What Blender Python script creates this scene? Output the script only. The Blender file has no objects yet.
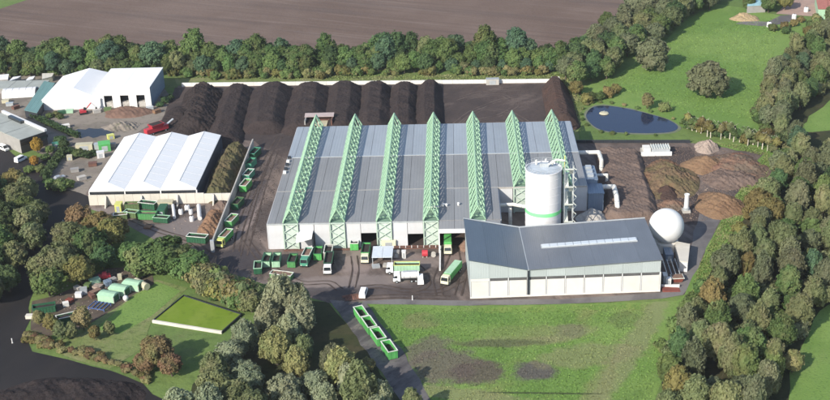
import bpy, math, random
import numpy as np
from math import radians as R, sin, cos, pi

# ---------------------------------------------------------------- camera, sky, sun, exposure
scene = bpy.context.scene
CAM = (9.204, -354.400, 175.373)
PITCH, YAW, ROLL, FPX = 0.421516, -0.0395170, -0.0359235, 1226.9
SUN_AZ, SUN_EL = 37.0, 30.5          # shadows run towards (sin, cos) of SUN_AZ

def basis():
    fw = np.array([sin(YAW)*cos(PITCH), cos(YAW)*cos(PITCH), -sin(PITCH)])
    rt = np.array([cos(YAW), -sin(YAW), 0.0]); up = np.cross(rt, fw)
    c, s = cos(ROLL), sin(ROLL)
    return fw, c*rt + s*up, c*up - s*rt
FW, RT, UP = basis()

from mathutils import Matrix, Vector
cd = bpy.data.cameras.new('camera'); cam = bpy.data.objects.new('camera', cd)
scene.collection.objects.link(cam)
cd.sensor_width = 36.0; cd.sensor_fit = 'HORIZONTAL'; cd.lens = FPX/830*36
cd.clip_start = 1.0; cd.clip_end = 6000
m = Matrix(((RT[0], UP[0], -FW[0], CAM[0]), (RT[1], UP[1], -FW[1], CAM[1]), (RT[2], UP[2], -FW[2], CAM[2]), (0, 0, 0, 1)))
cam.matrix_world = m
scene.camera = cam

world = bpy.data.worlds.new("World"); scene.world = world; world.use_nodes = True
nt = world.node_tree; bg = nt.nodes['Background']
sky = nt.nodes.new('ShaderNodeTexSky'); sky.sky_type = 'NISHITA'; sky.sun_disc = False
sky.sun_elevation = R(SUN_EL); sky.sun_rotation = R(SUN_AZ + 180)
sky.air_density = 1.0; sky.dust_density = 1.0
nt.links.new(sky.outputs[0], bg.inputs[0]); bg.inputs[1].default_value = 0.125

sl = bpy.data.lights.new('sun', 'SUN'); sl.energy = 3.9; sl.angle = R(0.5); sl.color = (1.0, 0.93, 0.81)
sun = bpy.data.objects.new('sun', sl); scene.collection.objects.link(sun)
sd = Vector((sin(R(SUN_AZ))*cos(R(SUN_EL)), cos(R(SUN_AZ))*cos(R(SUN_EL)), -sin(R(SUN_EL))))
sun.rotation_euler = sd.to_track_quat('-Z', 'Y').to_euler()
sun.location = (-200, -300, 250)
vs = scene.view_settings
vs.view_transform = 'Standard'; vs.look = 'None'; vs.gamma = 1.0; vs.use_curve_mapping = False
vs.exposure = 0.74

# ---------------------------------------------------------------- helpers
col = scene.collection
rnd = random.Random(7)

def G(u, v, z=0.0):
    """where the sight line of a photograph pixel meets the level z"""
    d = FW + RT*(u - 415)/FPX - UP*(v - 200)/FPX
    t = (z - CAM[2])/d[2]
    return (CAM[0] + t*d[0], CAM[1] + t*d[1])

def tag(o, label=None, cat=None, group=None, kind=None):
    if label: o['label'] = label
    if cat: o['category'] = cat
    if group: o['group'] = group
    if kind: o['kind'] = kind
    return o

def thing(name, label, cat, loc=(0, 0, 0), rz=0.0, group=None):
    o = bpy.data.objects.new(name, None); col.objects.link(o)
    o.empty_display_size = 1.0
    o.location = loc; o.rotation_euler = (0, 0, rz)
    return tag(o, label, cat, group)

class MB:
    def __init__(s): s.v = []; s.f = []
    def add(s, v, f):
        b = len(s.v); s.v += [tuple(map(float, p)) for p in v]; s.f += [tuple(b+i for i in q) for q in f]; return s
    def hexa(s, p):
        return s.add(p, [(0, 3, 2, 1), (4, 5, 6, 7), (0, 1, 5, 4), (1, 2, 6, 5), (2, 3, 7, 6), (3, 0, 4, 7)])
    def box(s, x0, x1, y0, y1, z0, z1):
        return s.hexa([(x0, y0, z0), (x1, y0, z0), (x1, y1, z0), (x0, y1, z0), (x0, y0, z1), (x1, y0, z1), (x1, y1, z1), (x0, y1, z1)])
    def cbox(s, c, d, rz=0.0):
        x, y, z = d[0]/2, d[1]/2, d[2]/2; o = []
        for (a, b, e) in ((-x, -y, -z), (x, -y, -z), (x, y, -z), (-x, y, -z), (-x, -y, z), (x, -y, z), (x, y, z), (-x, y, z)):
            o.append((c[0] + a*cos(rz) - b*sin(rz), c[1] + a*sin(rz) + b*cos(rz), c[2] + e))
        return s.hexa(o)
    def prism(s, poly, z0, z1):
        n = len(poly)
        zz = (lambda z, i: z[i] if isinstance(z, (list, tuple)) else z)
        v = [(x, y, zz(z0, i)) for i, (x, y) in enumerate(poly)] + [(x, y, zz(z1, i)) for i, (x, y) in enumerate(poly)]
        f = [tuple(range(n-1, -1, -1)), tuple(range(n, 2*n))] + [(i, (i+1) % n, n+(i+1) % n, n+i) for i in range(n)]
        return s.add(v, f)
    def tube(s, p, q, r, n=6, r2=None):
        p = Vector(p); q = Vector(q); d = (q-p).normalized()
        a = d.orthogonal().normalized(); b = d.cross(a); r2 = r if r2 is None else r2
        v = [p + (a*cos(2*pi*i/n) + b*sin(2*pi*i/n))*r for i in range(n)] + [q + (a*cos(2*pi*i/n) + b*sin(2*pi*i/n))*r2 for i in range(n)]
        f = [(i, (i+1) % n, n+(i+1) % n, n+i) for i in range(n)] + [tuple(range(n-1, -1, -1)), tuple(range(n, 2*n))]
        return s.add(v, f)
    def path(s, pts, r, n=8):
        for a, b in zip(pts, pts[1:]): s.tube(a, b, r, n)
        for a in pts[1:-1]: s.ball(a, r*1.02, 8, 6)
        return s
    def lathe(s, prof, c=(0, 0), n=32):
        v = []; f = []
        for (r, z) in prof:
            for i in range(n): v.append((c[0] + r*cos(2*pi*i/n), c[1] + r*sin(2*pi*i/n), z))
        for k in range(len(prof)-1):
            for i in range(n):
                j = (i+1) % n; f.append((k*n+i, k*n+j, (k+1)*n+j, (k+1)*n+i))
        f.append(tuple(range(n-1, -1, -1))); f.append(tuple((len(prof)-1)*n+i for i in range(n)))
        return s.add(v, f)
    def ball(s, c, r, n=24, k=16):
        prof = [(max(1e-3, sin(pi*i/k))*r, -cos(pi*i/k)*r) for i in range(k+1)]
        b = len(s.v); s.lathe(prof, (c[0], c[1]), n)
        s.v[b:] = [(x, y, z + c[2]) for (x, y, z) in s.v[b:]]
        return s
    def mesh(s, name, mat=None, smooth=False):
        me = bpy.data.meshes.new(name); me.from_pydata(s.v, [], s.f); me.validate(); me.update()
        if mat: me.materials.append(mat)
        if smooth:
            me.polygons.foreach_set('use_smooth', [True]*len(me.polygons))
        return me
    def build(s, name, mat, parent=None, smooth=False, loc=(0, 0, 0), rz=0.0):
        return put(name, s.mesh(name, mat, smooth), parent, loc, rz)

def put(name, me, parent=None, loc=(0, 0, 0), rz=0.0, scale=None, mat=None, rot=None):
    o = bpy.data.objects.new(name, me); col.objects.link(o)
    o.parent = parent; o.location = loc; o.rotation_euler = rot if rot else (0, 0, rz)
    if scale: o.scale = scale
    if mat:
        o.material_slots[0].link = 'OBJECT'; o.material_slots[0].material = mat
    return o

def auto_smooth(o, ang=35):
    me = o.data
    me.polygons.foreach_set('use_smooth', [True]*len(me.polygons))
    try: me.set_sharp_from_angle(angle=R(ang))
    except Exception: pass
    return o

def copy_tree(o, parent=None):
    c = o.copy(); col.objects.link(c); c.parent = parent
    for ch in list(o.children):
        k = ch.copy(); col.objects.link(k); k.parent = c
        for g in list(ch.children):
            h = g.copy(); col.objects.link(h); h.parent = k
    return c

# ---------------------------------------------------------------- materials
def lin(r, g, b):
    f = lambda c: (c/255/12.92) if c/255 <= .04045 else ((c/255 + .055)/1.055)**2.4
    return (f(r), f(g), f(b))

def new_mat(name):
    m = bpy.data.materials.new(name); m.use_nodes = True
    return m, m.node_tree, m.node_tree.nodes['Principled BSDF']

def mat(name, c, rough=.6, var=.12, scale=.6, spec=.4, metal=0.0, bump=0.0, rnd_obj=0.0, dirt=None, dirt_amt=.35, stretch=(1, 1, 1)):
    m, t, p = new_mat(name); N = t.nodes.new; L = t.links.new
    tc = N('ShaderNodeTexCoord'); mp = N('ShaderNodeMapping'); mp.inputs['Scale'].default_value = stretch
    L(tc.outputs['Object'], mp.inputs[0])
    n = N('ShaderNodeTexNoise'); n.inputs['Scale'].default_value = scale; n.inputs['Detail'].default_value = 7; n.inputs['Roughness'].default_value = .65
    L(mp.outputs[0], n.inputs['Vector'])
    r = N('ShaderNodeMapRange'); r.inputs[1].default_value = .3; r.inputs[2].default_value = .7
    r.inputs[3].default_value = 1-var; r.inputs[4].default_value = 1+var
    L(n.outputs['Fac'], r.inputs[0])
    mul = N('ShaderNodeMix'); mul.data_type = 'RGBA'; mul.blend_type = 'MULTIPLY'; mul.inputs[0].default_value = 1
    mul.inputs[6].default_value = (*c, 1); L(r.outputs[0], mul.inputs[7])
    out = mul.outputs[2]
    if dirt:
        n2 = N('ShaderNodeTexNoise'); n2.inputs['Scale'].default_value = scale*.35; n2.inputs['Detail'].default_value = 8; n2.inputs['Roughness'].default_value = .7
        L(mp.outputs[0], n2.inputs['Vector'])
        r2 = N('ShaderNodeMapRange'); r2.inputs[1].default_value = .45; r2.inputs[2].default_value = .75; r2.inputs[4].default_value = dirt_amt
        L(n2.outputs['Fac'], r2.inputs[0])
        mx = N('ShaderNodeMix'); mx.data_type = 'RGBA'; L(r2.outputs[0], mx.inputs[0]); L(out, mx.inputs[6]); mx.inputs[7].default_value = (*dirt, 1)
        out = mx.outputs[2]
    if rnd_obj:
        oi = N('ShaderNodeObjectInfo'); hs = N('ShaderNodeHueSaturation')
        r3 = N('ShaderNodeMapRange'); r3.inputs[3].default_value = 1-rnd_obj; r3.inputs[4].default_value = 1+rnd_obj
        L(oi.outputs['Random'], r3.inputs[0]); L(r3.outputs[0], hs.inputs['Value']); L(out, hs.inputs['Color'])
        out = hs.outputs[0]
    L(out, p.inputs['Base Color'])
    p.inputs['Roughness'].default_value = rough; p.inputs['Metallic'].default_value = metal
    p.inputs['Specular IOR Level'].default_value = spec
    if bump:
        b = N('ShaderNodeBump'); b.inputs['Strength'].default_value = 1.0; b.inputs['Distance'].default_value = bump
        L(n.outputs['Fac'], b.inputs['Height']); L(b.outputs[0], p.inputs['Normal'])
    return m

def mix_mat(name, base, layers, rough=.95, bump=.0, bump_scale=1.0, spec=.15):
    """layers: (colour, noise scale, low, high, strength, rotation, stretch)"""
    m, t, p = new_mat(name); N = t.nodes.new; L = t.links.new
    tc = N('ShaderNodeTexCoord'); out = None
    for k, (c, sc, lo, hi, st, rot, stx) in enumerate(layers):
        mp = N('ShaderNodeMapping'); mp.vector_type = 'TEXTURE'; mp.inputs['Rotation'].default_value = (0, 0, -rot); mp.inputs['Scale'].default_value = (1/stx[0], 1/stx[1], 1)
        mp.inputs['Location'].default_value = (13.7*k, 7.1*k, 0)
        L(tc.outputs['Object'], mp.inputs[0])
        n = N('ShaderNodeTexNoise'); n.inputs['Scale'].default_value = sc; n.inputs['Detail'].default_value = 6; n.inputs['Roughness'].default_value = .6
        L(mp.outputs[0], n.inputs['Vector'])
        r = N('ShaderNodeMapRange'); r.interpolation_type = 'SMOOTHSTEP'
        r.inputs[1].default_value = lo; r.inputs[2].default_value = hi; r.inputs[4].default_value = st
        L(n.outputs['Fac'], r.inputs[0])
        mx = N('ShaderNodeMix'); mx.data_type = 'RGBA'; L(r.outputs[0], mx.inputs[0])
        if out is None: mx.inputs[6].default_value = (*base, 1)
        else: L(out, mx.inputs[6])
        mx.inputs[7].default_value = (*c, 1); out = mx.outputs[2]
    L(out, p.inputs['Base Color']); p.inputs['Roughness'].default_value = rough; p.inputs['Specular IOR Level'].default_value = spec
    if bump:
        n = N('ShaderNodeTexNoise'); n.inputs['Scale'].default_value = bump_scale; n.inputs['Detail'].default_value = 6
        L(tc.outputs['Object'], n.inputs['Vector'])
        b = N('ShaderNodeBump'); b.inputs['Distance'].default_value = bump; L(n.outputs['Fac'], b.inputs['Height']); L(b.outputs[0], p.inputs['Normal'])
    return m

def ribbed(name, c, pitch=1.0, depth=.03, rough=.45, var=.05, axis=0, spec=.5, dirt=None, rnd_obj=.07):
    """profiled sheet: soft ribs along one axis"""
    m = mat(name, c, rough, var, .25, spec, dirt=dirt, dirt_amt=.3, rnd_obj=rnd_obj, stretch=(1, .4, 1) if axis == 0 else (.4, 1, 1))
    t = m.node_tree; N = t.nodes.new; L = t.links.new; p = t.nodes['Principled BSDF']
    tc = N('ShaderNodeTexCoord'); w = N('ShaderNodeTexWave'); w.bands_direction = 'XYZ'[axis]; w.wave_profile = 'SIN'
    w.inputs['Scale'].default_value = 2*pi/pitch/20.0; L(tc.outputs['Object'], w.inputs['Vector'])
    b = N('ShaderNodeBump'); b.inputs['Distance'].default_value = depth; L(w.outputs['Fac'], b.inputs['Height']); L(b.outputs[0], p.inputs['Normal'])
    return m

def foliage(name, c1, c2, c3=None, vv=.25):
    c1, c2 = tuple(k*1.32 for k in c1), tuple(k*1.25 for k in c2)
    c3 = tuple(k*1.2 for k in c3) if c3 else None
    m, t, p = new_mat(name); N = t.nodes.new; L = t.links.new
    tc = N('ShaderNodeTexCoord'); oi = N('ShaderNodeObjectInfo')
    ad = N('ShaderNodeVectorMath'); ad.operation = 'ADD'; sc = N('ShaderNodeVectorMath'); sc.operation = 'SCALE'
    L(oi.outputs['Location'], sc.inputs[0]); sc.inputs['Scale'].default_value = .37
    L(tc.outputs['Object'], ad.inputs[0]); L(sc.outputs[0], ad.inputs[1])
    n = N('ShaderNodeTexNoise'); n.inputs['Scale'].default_value = .38; n.inputs['Detail'].default_value = 5; n.inputs['Roughness'].default_value = .7
    L(ad.outputs[0], n.inputs['Vector'])
    r = N('ShaderNodeMapRange'); r.inputs[1].default_value = .33; r.inputs[2].default_value = .68; L(n.outputs['Fac'], r.inputs[0])
    mx = N('ShaderNodeMix'); mx.data_type = 'RGBA'; L(r.outputs[0], mx.inputs[0]); mx.inputs[6].default_value = (*c1, 1); mx.inputs[7].default_value = (*c2, 1)
    out = mx.outputs[2]
    if c3:
        n3 = N('ShaderNodeTexNoise'); n3.inputs['Scale'].default_value = .16; n3.inputs['Detail'].default_value = 4; L(ad.outputs[0], n3.inputs['Vector'])
        r3 = N('ShaderNodeMapRange'); r3.inputs[1].default_value = .5; r3.inputs[2].default_value = .68; L(n3.outputs['Fac'], r3.inputs[0])
        m3 = N('ShaderNodeMix'); m3.data_type = 'RGBA'; L(r3.outputs[0], m3.inputs[0]); L(out, m3.inputs[6]); m3.inputs[7].default_value = (*c3, 1); out = m3.outputs[2]
    hs = N('ShaderNodeHueSaturation'); L(out, hs.inputs['Color'])
    rv = N('ShaderNodeMapRange'); rv.inputs[3].default_value = 1-vv; rv.inputs[4].default_value = 1+vv; L(oi.outputs['Random'], rv.inputs[0]); L(rv.outputs[0], hs.inputs['Value'])
    ml = N('ShaderNodeMath'); ml.operation = 'MULTIPLY'; ml.inputs[1].default_value = 7.31; L(oi.outputs['Random'], ml.inputs[0])
    fr = N('ShaderNodeMath'); fr.operation = 'FRACT'; L(ml.outputs[0], fr.inputs[0])
    rh = N('ShaderNodeMapRange'); rh.inputs[3].default_value = .482; rh.inputs[4].default_value = .53; L(fr.outputs[0], rh.inputs[0]); L(rh.outputs[0], hs.inputs['Hue'])
    L(hs.outputs[0], p.inputs['Base Color']); p.inputs['Roughness'].default_value = .75; p.inputs['Specular IOR Level'].default_value = .2
    tr = N('ShaderNodeBsdfTranslucent'); L(hs.outputs[0], tr.inputs['Color'])
    ms = N('ShaderNodeMixShader'); ms.inputs[0].default_value = .38; L(p.outputs[0], ms.inputs[1]); L(tr.outputs[0], ms.inputs[2])
    L(ms.outputs[0], t.nodes['Material Output'].inputs['Surface'])
    return m

def patches(m, P):
    """soft edged patches laid into a ground material: (pixel of the centre, half length, half width, turn, colour, strength)"""
    t = m.node_tree; N = t.nodes.new; L = t.links.new; p = t.nodes['Principled BSDF']
    out = p.inputs['Base Color'].links[0].from_socket
    tc = N('ShaderNodeTexCoord')
    n = N('ShaderNodeTexNoise'); n.inputs['Scale'].default_value = .22; n.inputs['Detail'].default_value = 7; n.inputs['Roughness'].default_value = .7; L(tc.outputs['Object'], n.inputs['Vector'])
    for (px, a, b, rot, c, st) in P:
        x, y = G(*px)
        s1 = N('ShaderNodeVectorMath'); s1.operation = 'SUBTRACT'; L(tc.outputs['Object'], s1.inputs[0]); s1.inputs[1].default_value = (x, y, 0)
        mp = N('ShaderNodeMapping'); mp.vector_type = 'TEXTURE'; mp.inputs['Rotation'].default_value = (0, 0, rot); mp.inputs['Scale'].default_value = (a, b, 1e3); L(s1.outputs[0], mp.inputs[0])
        ln = N('ShaderNodeVectorMath'); ln.operation = 'LENGTH'; L(mp.outputs[0], ln.inputs[0])
        ad = N('ShaderNodeMath'); ad.operation = 'MULTIPLY_ADD'; L(n.outputs['Fac'], ad.inputs[0]); ad.inputs[1].default_value = 1.5; L(ln.outputs['Value'], ad.inputs[2])
        r = N('ShaderNodeMapRange'); r.interpolation_type = 'SMOOTHSTEP'; r.inputs[1].default_value = 1.45; r.inputs[2].default_value = 1.95; r.inputs[3].default_value = st; r.inputs[4].default_value = 0
        L(ad.outputs[0], r.inputs[0])
        mx = N('ShaderNodeMix'); mx.data_type = 'RGBA'; L(r.outputs[0], mx.inputs[0]); L(out, mx.inputs[6]); mx.inputs[7].default_value = (*c, 1); out = mx.outputs[2]
    L(out, p.inputs['Base Color'])
    return m

M = {}
grass_lo, grass_hi = (.060, .105, .026), (.115, .205, .040)
M['grass'] = mix_mat('grass', (.105, .165, .046), [((.15, .21, .06), .02, .42, .6, .7, 0, (1, 1)), ((.13, .135, .066), .045, .5, .68, .6, .4, (1, 1)), ((.07, .11, .032), .35, .45, .7, .6, 0, (1, 1)), ((.14, .17, .06), 1.1, .55, .75, .4, 0, (1, 1))], bump=.15, bump_scale=1.2)
M['meadow'] = mix_mat('meadow_grass', (.122, .212, .048), [((.175, .262, .070), .022, .4, .62, .8, 0, (1, 1)), ((.155, .19, .07), .03, .56, .68, .6, .6, (1, .5)), ((.09, .16, .038), .12, .5, .72, .6, .5, (1, .4)), ((.15, .21, .07), .9, .52, .78, .45, 0, (1, 1)), ((.068, .115, .032), 1.3, .5, .7, .7, 0, (1, 1))], bump=.12, bump_scale=1.5)
M['verge'] = mix_mat('verge_grass', (.145, .185, .062), [((.225, .215, .11), .09, .45, .65, .7, 0, (1, 1)), ((.05, .08, .022), .5, .5, .72, .7, 0, (1, 1))], bump=.2, bump_scale=1.2)
M['lime'] = mix_mat('fresh_grass', (.13, .215, .05), [((.20, .25, .07), .3, .45, .65, .7, 0, (1, 1)), ((.07, .13, .03), .8, .5, .72, .5, 0, (1, 1))])
M['yard'] = patches(mix_mat('yard_dirt_and_shade', (.150, .115, .098), [((.062, .049, .045), .04, .44, .60, .9, .3, (1, .5)), ((.235, .185, .16), .10, .5, .68, .7, -.5, (1, .2)), ((.075, .058, .052), .35, .48, .68, .8, 1.2, (.2, 1)), ((.05, .042, .044), .16, .58, .70, .8, 0, (1, .6)), ((.26, .22, .20), 1.4, .58, .78, .5, 0, (1, 1))], rough=.85, bump=.1, bump_scale=.8, spec=.3), [
    ((240, 222), 22, 4.5, 1.45, (.26, .205, .185), .8), ((228, 262), 14, 9, .2, (.045, .038, .042), .9), ((205, 262), 12, 8, .2, (.05, .042, .045), .9), ((250, 205), 24, 3, 1.5, (.055, .046, .048), .7), ((340, 283), 26, 5, .05, (.24, .20, .185), .6), ((395, 290), 22, 4, .05, (.06, .05, .052), .6), ((358, 262), 5, 9, 0, (.27, .215, .195), .7), ((415, 262), 9, 6, 0, (.25, .205, .185), .6), ((180, 228), 14, 8, .3, (.21, .18, .17), .6), ((110, 212), 9, 5, 0, (.25, .21, .2), .6), ((458, 260), 5, 9, 0, (.2, .15, .135), .7), ((310, 292), 16, 3, 0, (.05, .043, .046), .8)])  # the dark patches beside the left trees paint in their long shadows
M['compost_yard'] = mix_mat('compost_yard_floor', (.074, .055, .049), [((.036, .029, .029), .03, .42, .62, .8, .3, (1, .7)), ((.13, .10, .088), .12, .52, .68, .7, .9, (1, .3)), ((.05, .04, .04), .5, .45, .7, .6, 0, (1, 1))], rough=.9, bump=.12, bump_scale=.8, spec=.25)
M['tarmac'] = mix_mat('grey_tarmac', (.165, .155, .150), [((.085, .078, .082), .06, .45, .65, .8, .2, (1, .4)), ((.19, .175, .17), .3, .5, .7, .5, 0, (.3, 1)), ((.07, .06, .06), 1.2, .55, .75, .5, 0, (1, 1))], rough=.85, spec=.3)
M['road'] = mix_mat('shade_dark_asphalt', (.013, .0115, .012), [((.024, .020, .020), .05, .42, .62, .8, .3, (1, .4)), ((.012, .011, .013), .25, .5, .7, .6, 0, (1, .4))], rough=.8, spec=.3)  # asphalt with the shade lying over it painted into the near-black colour
M['lane'] = mix_mat('access_road_surface', (.135, .125, .125), [((.055, .05, .055), .15, .45, .62, .8, .6, (1, .3)), ((.22, .19, .17), .22, .54, .66, .7, .6, (1, .5)), ((.05, .045, .05), .9, .5, .7, .5, 0, (1, 1))], rough=.9)
M['gravel'] = mix_mat('gravel_yard', (.23, .20, .17), [((.14, .122, .105), .06, .45, .62, .8, .4, (1, .6)), ((.22, .195, .165), .14, .5, .7, .6, 0, (1, .4)), ((.08, .085, .05), .35, .52, .7, .6, 0, (1, 1))], rough=.95, bump=.05)
fa = math.atan2(G(420, 32)[1]-G(200, 10)[1], G(420, 32)[0]-G(200, 10)[0])
M['field'] = mix_mat('ploughed_soil', (.128, .089, .072), [((.165, .120, .100), .012, .4, .62, .8, 0, (1, 1)), ((.100, .072, .062), .22, .48, .68, .6, -fa, (.035, 1)), ((.215, .165, .142), .35, .53, .70, .5, -fa, (.03, 1)), ((.105, .08, .072), .06, .52, .7, .6, -fa, (.1, 1)), ((.06, .044, .04), 1.0, .55, .75, .5, 0, (1, 1))], bump=.2, bump_scale=.5)
M['mud'] = mix_mat('bare_soil', (.10, .078, .062), [((.055, .042, .036), .15, .45, .65, .7, 0, (1, 1)), ((.12, .13, .055), .3, .52, .7, .7, 0, (1, 1)), ((.15, .12, .10), 1.0, .55, .75, .5, 0, (1, 1))])
M['dry'] = mix_mat('dry_grass', (.145, .155, .068), [((.10, .15, .045), .2, .45, .65, .8, .6, (1, .3)), ((.18, .165, .10), .6, .52, .72, .6, 0, (1, 1))])
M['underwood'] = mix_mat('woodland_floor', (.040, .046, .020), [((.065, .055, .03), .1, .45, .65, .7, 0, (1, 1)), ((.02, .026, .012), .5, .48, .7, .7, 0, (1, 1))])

def water_mat(name, c, rough, bump):
    m, t, p = new_mat(name); N = t.nodes.new; L = t.links.new
    p.inputs['Base Color'].default_value = (*c, 1); p.inputs['Roughness'].default_value = rough; p.inputs['IOR'].default_value = 1.33
    tc = N('ShaderNodeTexCoord'); n = N('ShaderNodeTexNoise'); n.inputs['Scale'].default_value = .7; n.inputs['Detail'].default_value = 4
    L(tc.outputs['Object'], n.inputs['Vector']); b = N('ShaderNodeBump'); b.inputs['Distance'].default_value = bump
    L(n.outputs['Fac'], b.inputs['Height']); L(b.outputs[0], p.inputs['Normal'])
    return m
M['pond'] = water_mat('pond_water', (.012, .020, .050), .08, .03)
M['duckweed'] = mix_mat('duckweed', (.135, .205, .020), [((.17, .23, .035), .12, .42, .62, .8, .4, (1, .6)), ((.10, .155, .018), .5, .5, .7, .6, 0, (1, 1)), ((.05, .06, .015), .1, .66, .72, .8, 0, (1, 1))], rough=.7)
M['puddle'] = water_mat('dark_puddle', (.012, .014, .022), .12, .02)

M['white'] = mat('white_cladding', (.62, .62, .62), .5, .05, .3, dirt=(.5, .46, .42), dirt_amt=.18)
M['green_panel'] = mat('pale_green_panel', (.44, .50, .46), .4, .08, .4, rnd_obj=.05)
M['white_roof'] = mat('white_membrane', (.76, .76, .76), .45, .03, .12)
M['cream'] = mat('cream_concrete', (.56, .53, .47), .8, .08, .4, dirt=(.42, .37, .30), dirt_amt=.45)
M['hall_panel'] = mat('hall_wall_panel', (.50, .51, .53), .5, .07, .35, dirt=(.42, .36, .31), dirt_amt=.35, rnd_obj=.06)
M['cream_panel'] = mat('cream_wall_panel', (.57, .565, .545), .7, .05, .4, dirt=(.55, .50, .43), dirt_amt=.3, rnd_obj=.03)
M['hall_roof'] = ribbed('grey_roof_sheet', (.225, .228, .235), 1.0, .02, .5, .06, 0, dirt=(.15, .135, .125))
M['hall_roof_sheen'] = ribbed('sky_sheen_roof_sheet', (.275, .305, .345), 1.0, .02, .42, .06, 0, dirt=(.19, .19, .20))  # back band of the same roof, with sky sheen painted into the colour
M['green_sheet'] = ribbed('green_gutter_sheet', (.16, .25, .18), .8, .05, .6, .2, 1, dirt=(.07, .11, .08))
M['truss'] = mat('pale_green_steel', (.28, .44, .30), .55, .14, .5, dirt=(.20, .31, .22), dirt_amt=.4)
M['lattice'] = mat('washed_green_steel', (.40, .50, .42), .5, .08, .5)
M['slate'] = ribbed('slate_roof_shaded', (.075, .098, .128), .6, .02, .38, .08, 0)  # roof section tilted from the sun, its shade painted into the colour
M['slate_lit'] = ribbed('slate_roof_lit', (.120, .134, .158), .6, .02, .38, .08, 0)  # same roof tilted to the sun, painted lighter
M['ice'] = ribbed('pale_blue_cladding', (.355, .395, .405), .5, .03, .5, .05, 0)
M['silo'] = mat('silo_white', (.64, .64, .66), .45, .06, .35, dirt=(.46, .45, .44), dirt_amt=.4, stretch=(1, 1, .2))
M['silo_lid'] = mat('silo_lid_grey', (.42, .47, .52), .5, .2, .5)
M['ring_green'] = mat('ring_green', (.20, .68, .27), .5, .05, .4)
M['galv'] = mat('galvanised_steel', (.45, .48, .50), .4, .12, .8, metal=.3)
M['blue_clad_shade'] = ribbed('blue_grey_clad_and_shade', (.16, .215, .29), .8, .05, .5, .1, 0)  # on the filter block and shed side wall this blue is painted shade
M['duct'] = mat('pale_duct', (.66, .65, .60), .45, .08, .6, dirt=(.45, .43, .4))
M['ball'] = mat('white_gasholder', (.68, .68, .67), .5, .04, .3, dirt=(.58, .56, .52), dirt_amt=.35)
M['concrete'] = mat('grey_concrete', (.40, .38, .35), .9, .15, .4, dirt=(.22, .20, .18))
M['pale_concrete'] = mat('pale_concrete', (.66, .64, .60), .9, .10, .3, dirt=(.42, .40, .36))
M['dark_wall'] = mat('dark_sheet', (.022, .026, .034), .6, .2, .4)
M['black'] = mat('black_rubber', (.015, .015, .016), .85, .15, 1)
M['glass'] = mat('dark_glass', (.02, .025, .03), .1, .05, 1, spec=.6)
M['teal'] = ribbed('teal_roof_sheet', (.13, .245, .235), .9, .05, .55, .12, 0, dirt=(.09, .15, .14))
M['farm_roof'] = mat('grey_green_roof', (.31, .33, .31), .8, .12, .3, dirt=(.20, .21, .18))
M['farm_wall'] = mat('dark_brown_wall', (.055, .05, .048), .8, .15, .5)
M['grey_wall'] = mat('grey_render', (.27, .26, .25), .8, .12, .4)
M['red'] = mat('red_paint', (.42, .035, .05), .5, .15, .8)
M['dull_red'] = mat('rust_red', (.20, .055, .04), .7, .2, .8)
M['green'] = mat('container_green', (.085, .28, .095), .6, .2, .7, dirt=(.09, .13, .07), dirt_amt=.6, rnd_obj=.15)
M['lime_paint'] = mat('bright_green_paint', (.085, .36, .095), .55, .18, .7, dirt=(.10, .17, .08), dirt_amt=.5, rnd_obj=.15)
M['pale_green'] = mat('pale_green_paint', (.33, .52, .36), .55, .12, .6, dirt=(.28, .33, .25), dirt_amt=.4)
M['teal_paint'] = mat('teal_green_paint', (.07, .27, .18), .5, .12, .7)
M['dark_green'] = mat('dark_green_paint', (.022, .10, .050), .55, .2, .6, dirt=(.05, .06, .04))
M['olive'] = mat('olive_paint', (.10, .155, .06), .6, .15, .6, dirt=(.08, .07, .05))
M['rim'] = mat('white_rim', (.60, .62, .56), .55, .2, .9, dirt=(.30, .32, .26), dirt_amt=.5)
M['van_white'] = mat('white_paint', (.80, .80, .80), .3, .04, .8, spec=.5)
M['cab_cream'] = mat('cream_paint', (.66, .64, .46), .4, .06, .8, spec=.5)
M['silver'] = mat('silver_paint', (.42, .44, .47), .3, .05, .8, metal=.4)
M['yellow'] = mat('yellow_paint', (.55, .56, .16), .5, .12, .7)
M['blue'] = mat('blue_paint', (.07, .12, .28), .5, .15, .7)
M['beige'] = mat('beige_paint', (.46, .43, .31), .7, .12, .6, dirt=(.28, .26, .19))
M['orange_wood'] = mat('orange_wood', (.20, .115, .068), .9, .35, .9, dirt=(.12, .08, .05), dirt_amt=.6)
M['soil_load'] = mat('dark_load', (.028, .022, .020), .95, .4, 1.5, bump=.15)
M['brown_load'] = mat('brown_load', (.19, .12, .09), .95, .3, 1.4, bump=.15)
M['rust_brown'] = mat('rust_brown', (.13, .065, .05), .9, .3, .5)
M['bark'] = mat('bark', (.085, .07, .055), .95, .3, 1.5)
M['pale_bark'] = mat('birch_bark', (.48, .44, .37), .9, .25, 1.5, dirt=(.12, .1, .08))

def heap_mat(name, c, c2, c3=None, sc=.4):
    L = [(c2, .12, .42, .62, .8, .3, (1, 1)), ((c[0]*.5, c[1]*.5, c[2]*.5), sc*2.2, .5, .7, .6, 0, (1, 1)), ((c[0]*1.7, c[1]*1.65, c[2]*1.6), sc*3.5, .55, .75, .55, 0, (1, 1))]
    if c3: L.insert(1, (c3, .09, .5, .6, .85, 0, (1, 1)))
    return mix_mat(name, c, L, bump=.35, bump_scale=1.1)
M['compost'] = heap_mat('compost', (.034, .026, .026), (.045, .034, .032))
M['compost_dark'] = heap_mat('dark_compost', (.028, .022, .022), (.038, .029, .028))
M['compost_red'] = heap_mat('reddish_compost', (.066, .041, .034), (.052, .036, .032))
M['chips'] = heap_mat('wood_chips', (.135, .098, .082), (.165, .122, .102))
M['chips_tan'] = heap_mat('tan_wood_chips', (.205, .130, .078), (.165, .100, .062))
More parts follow.
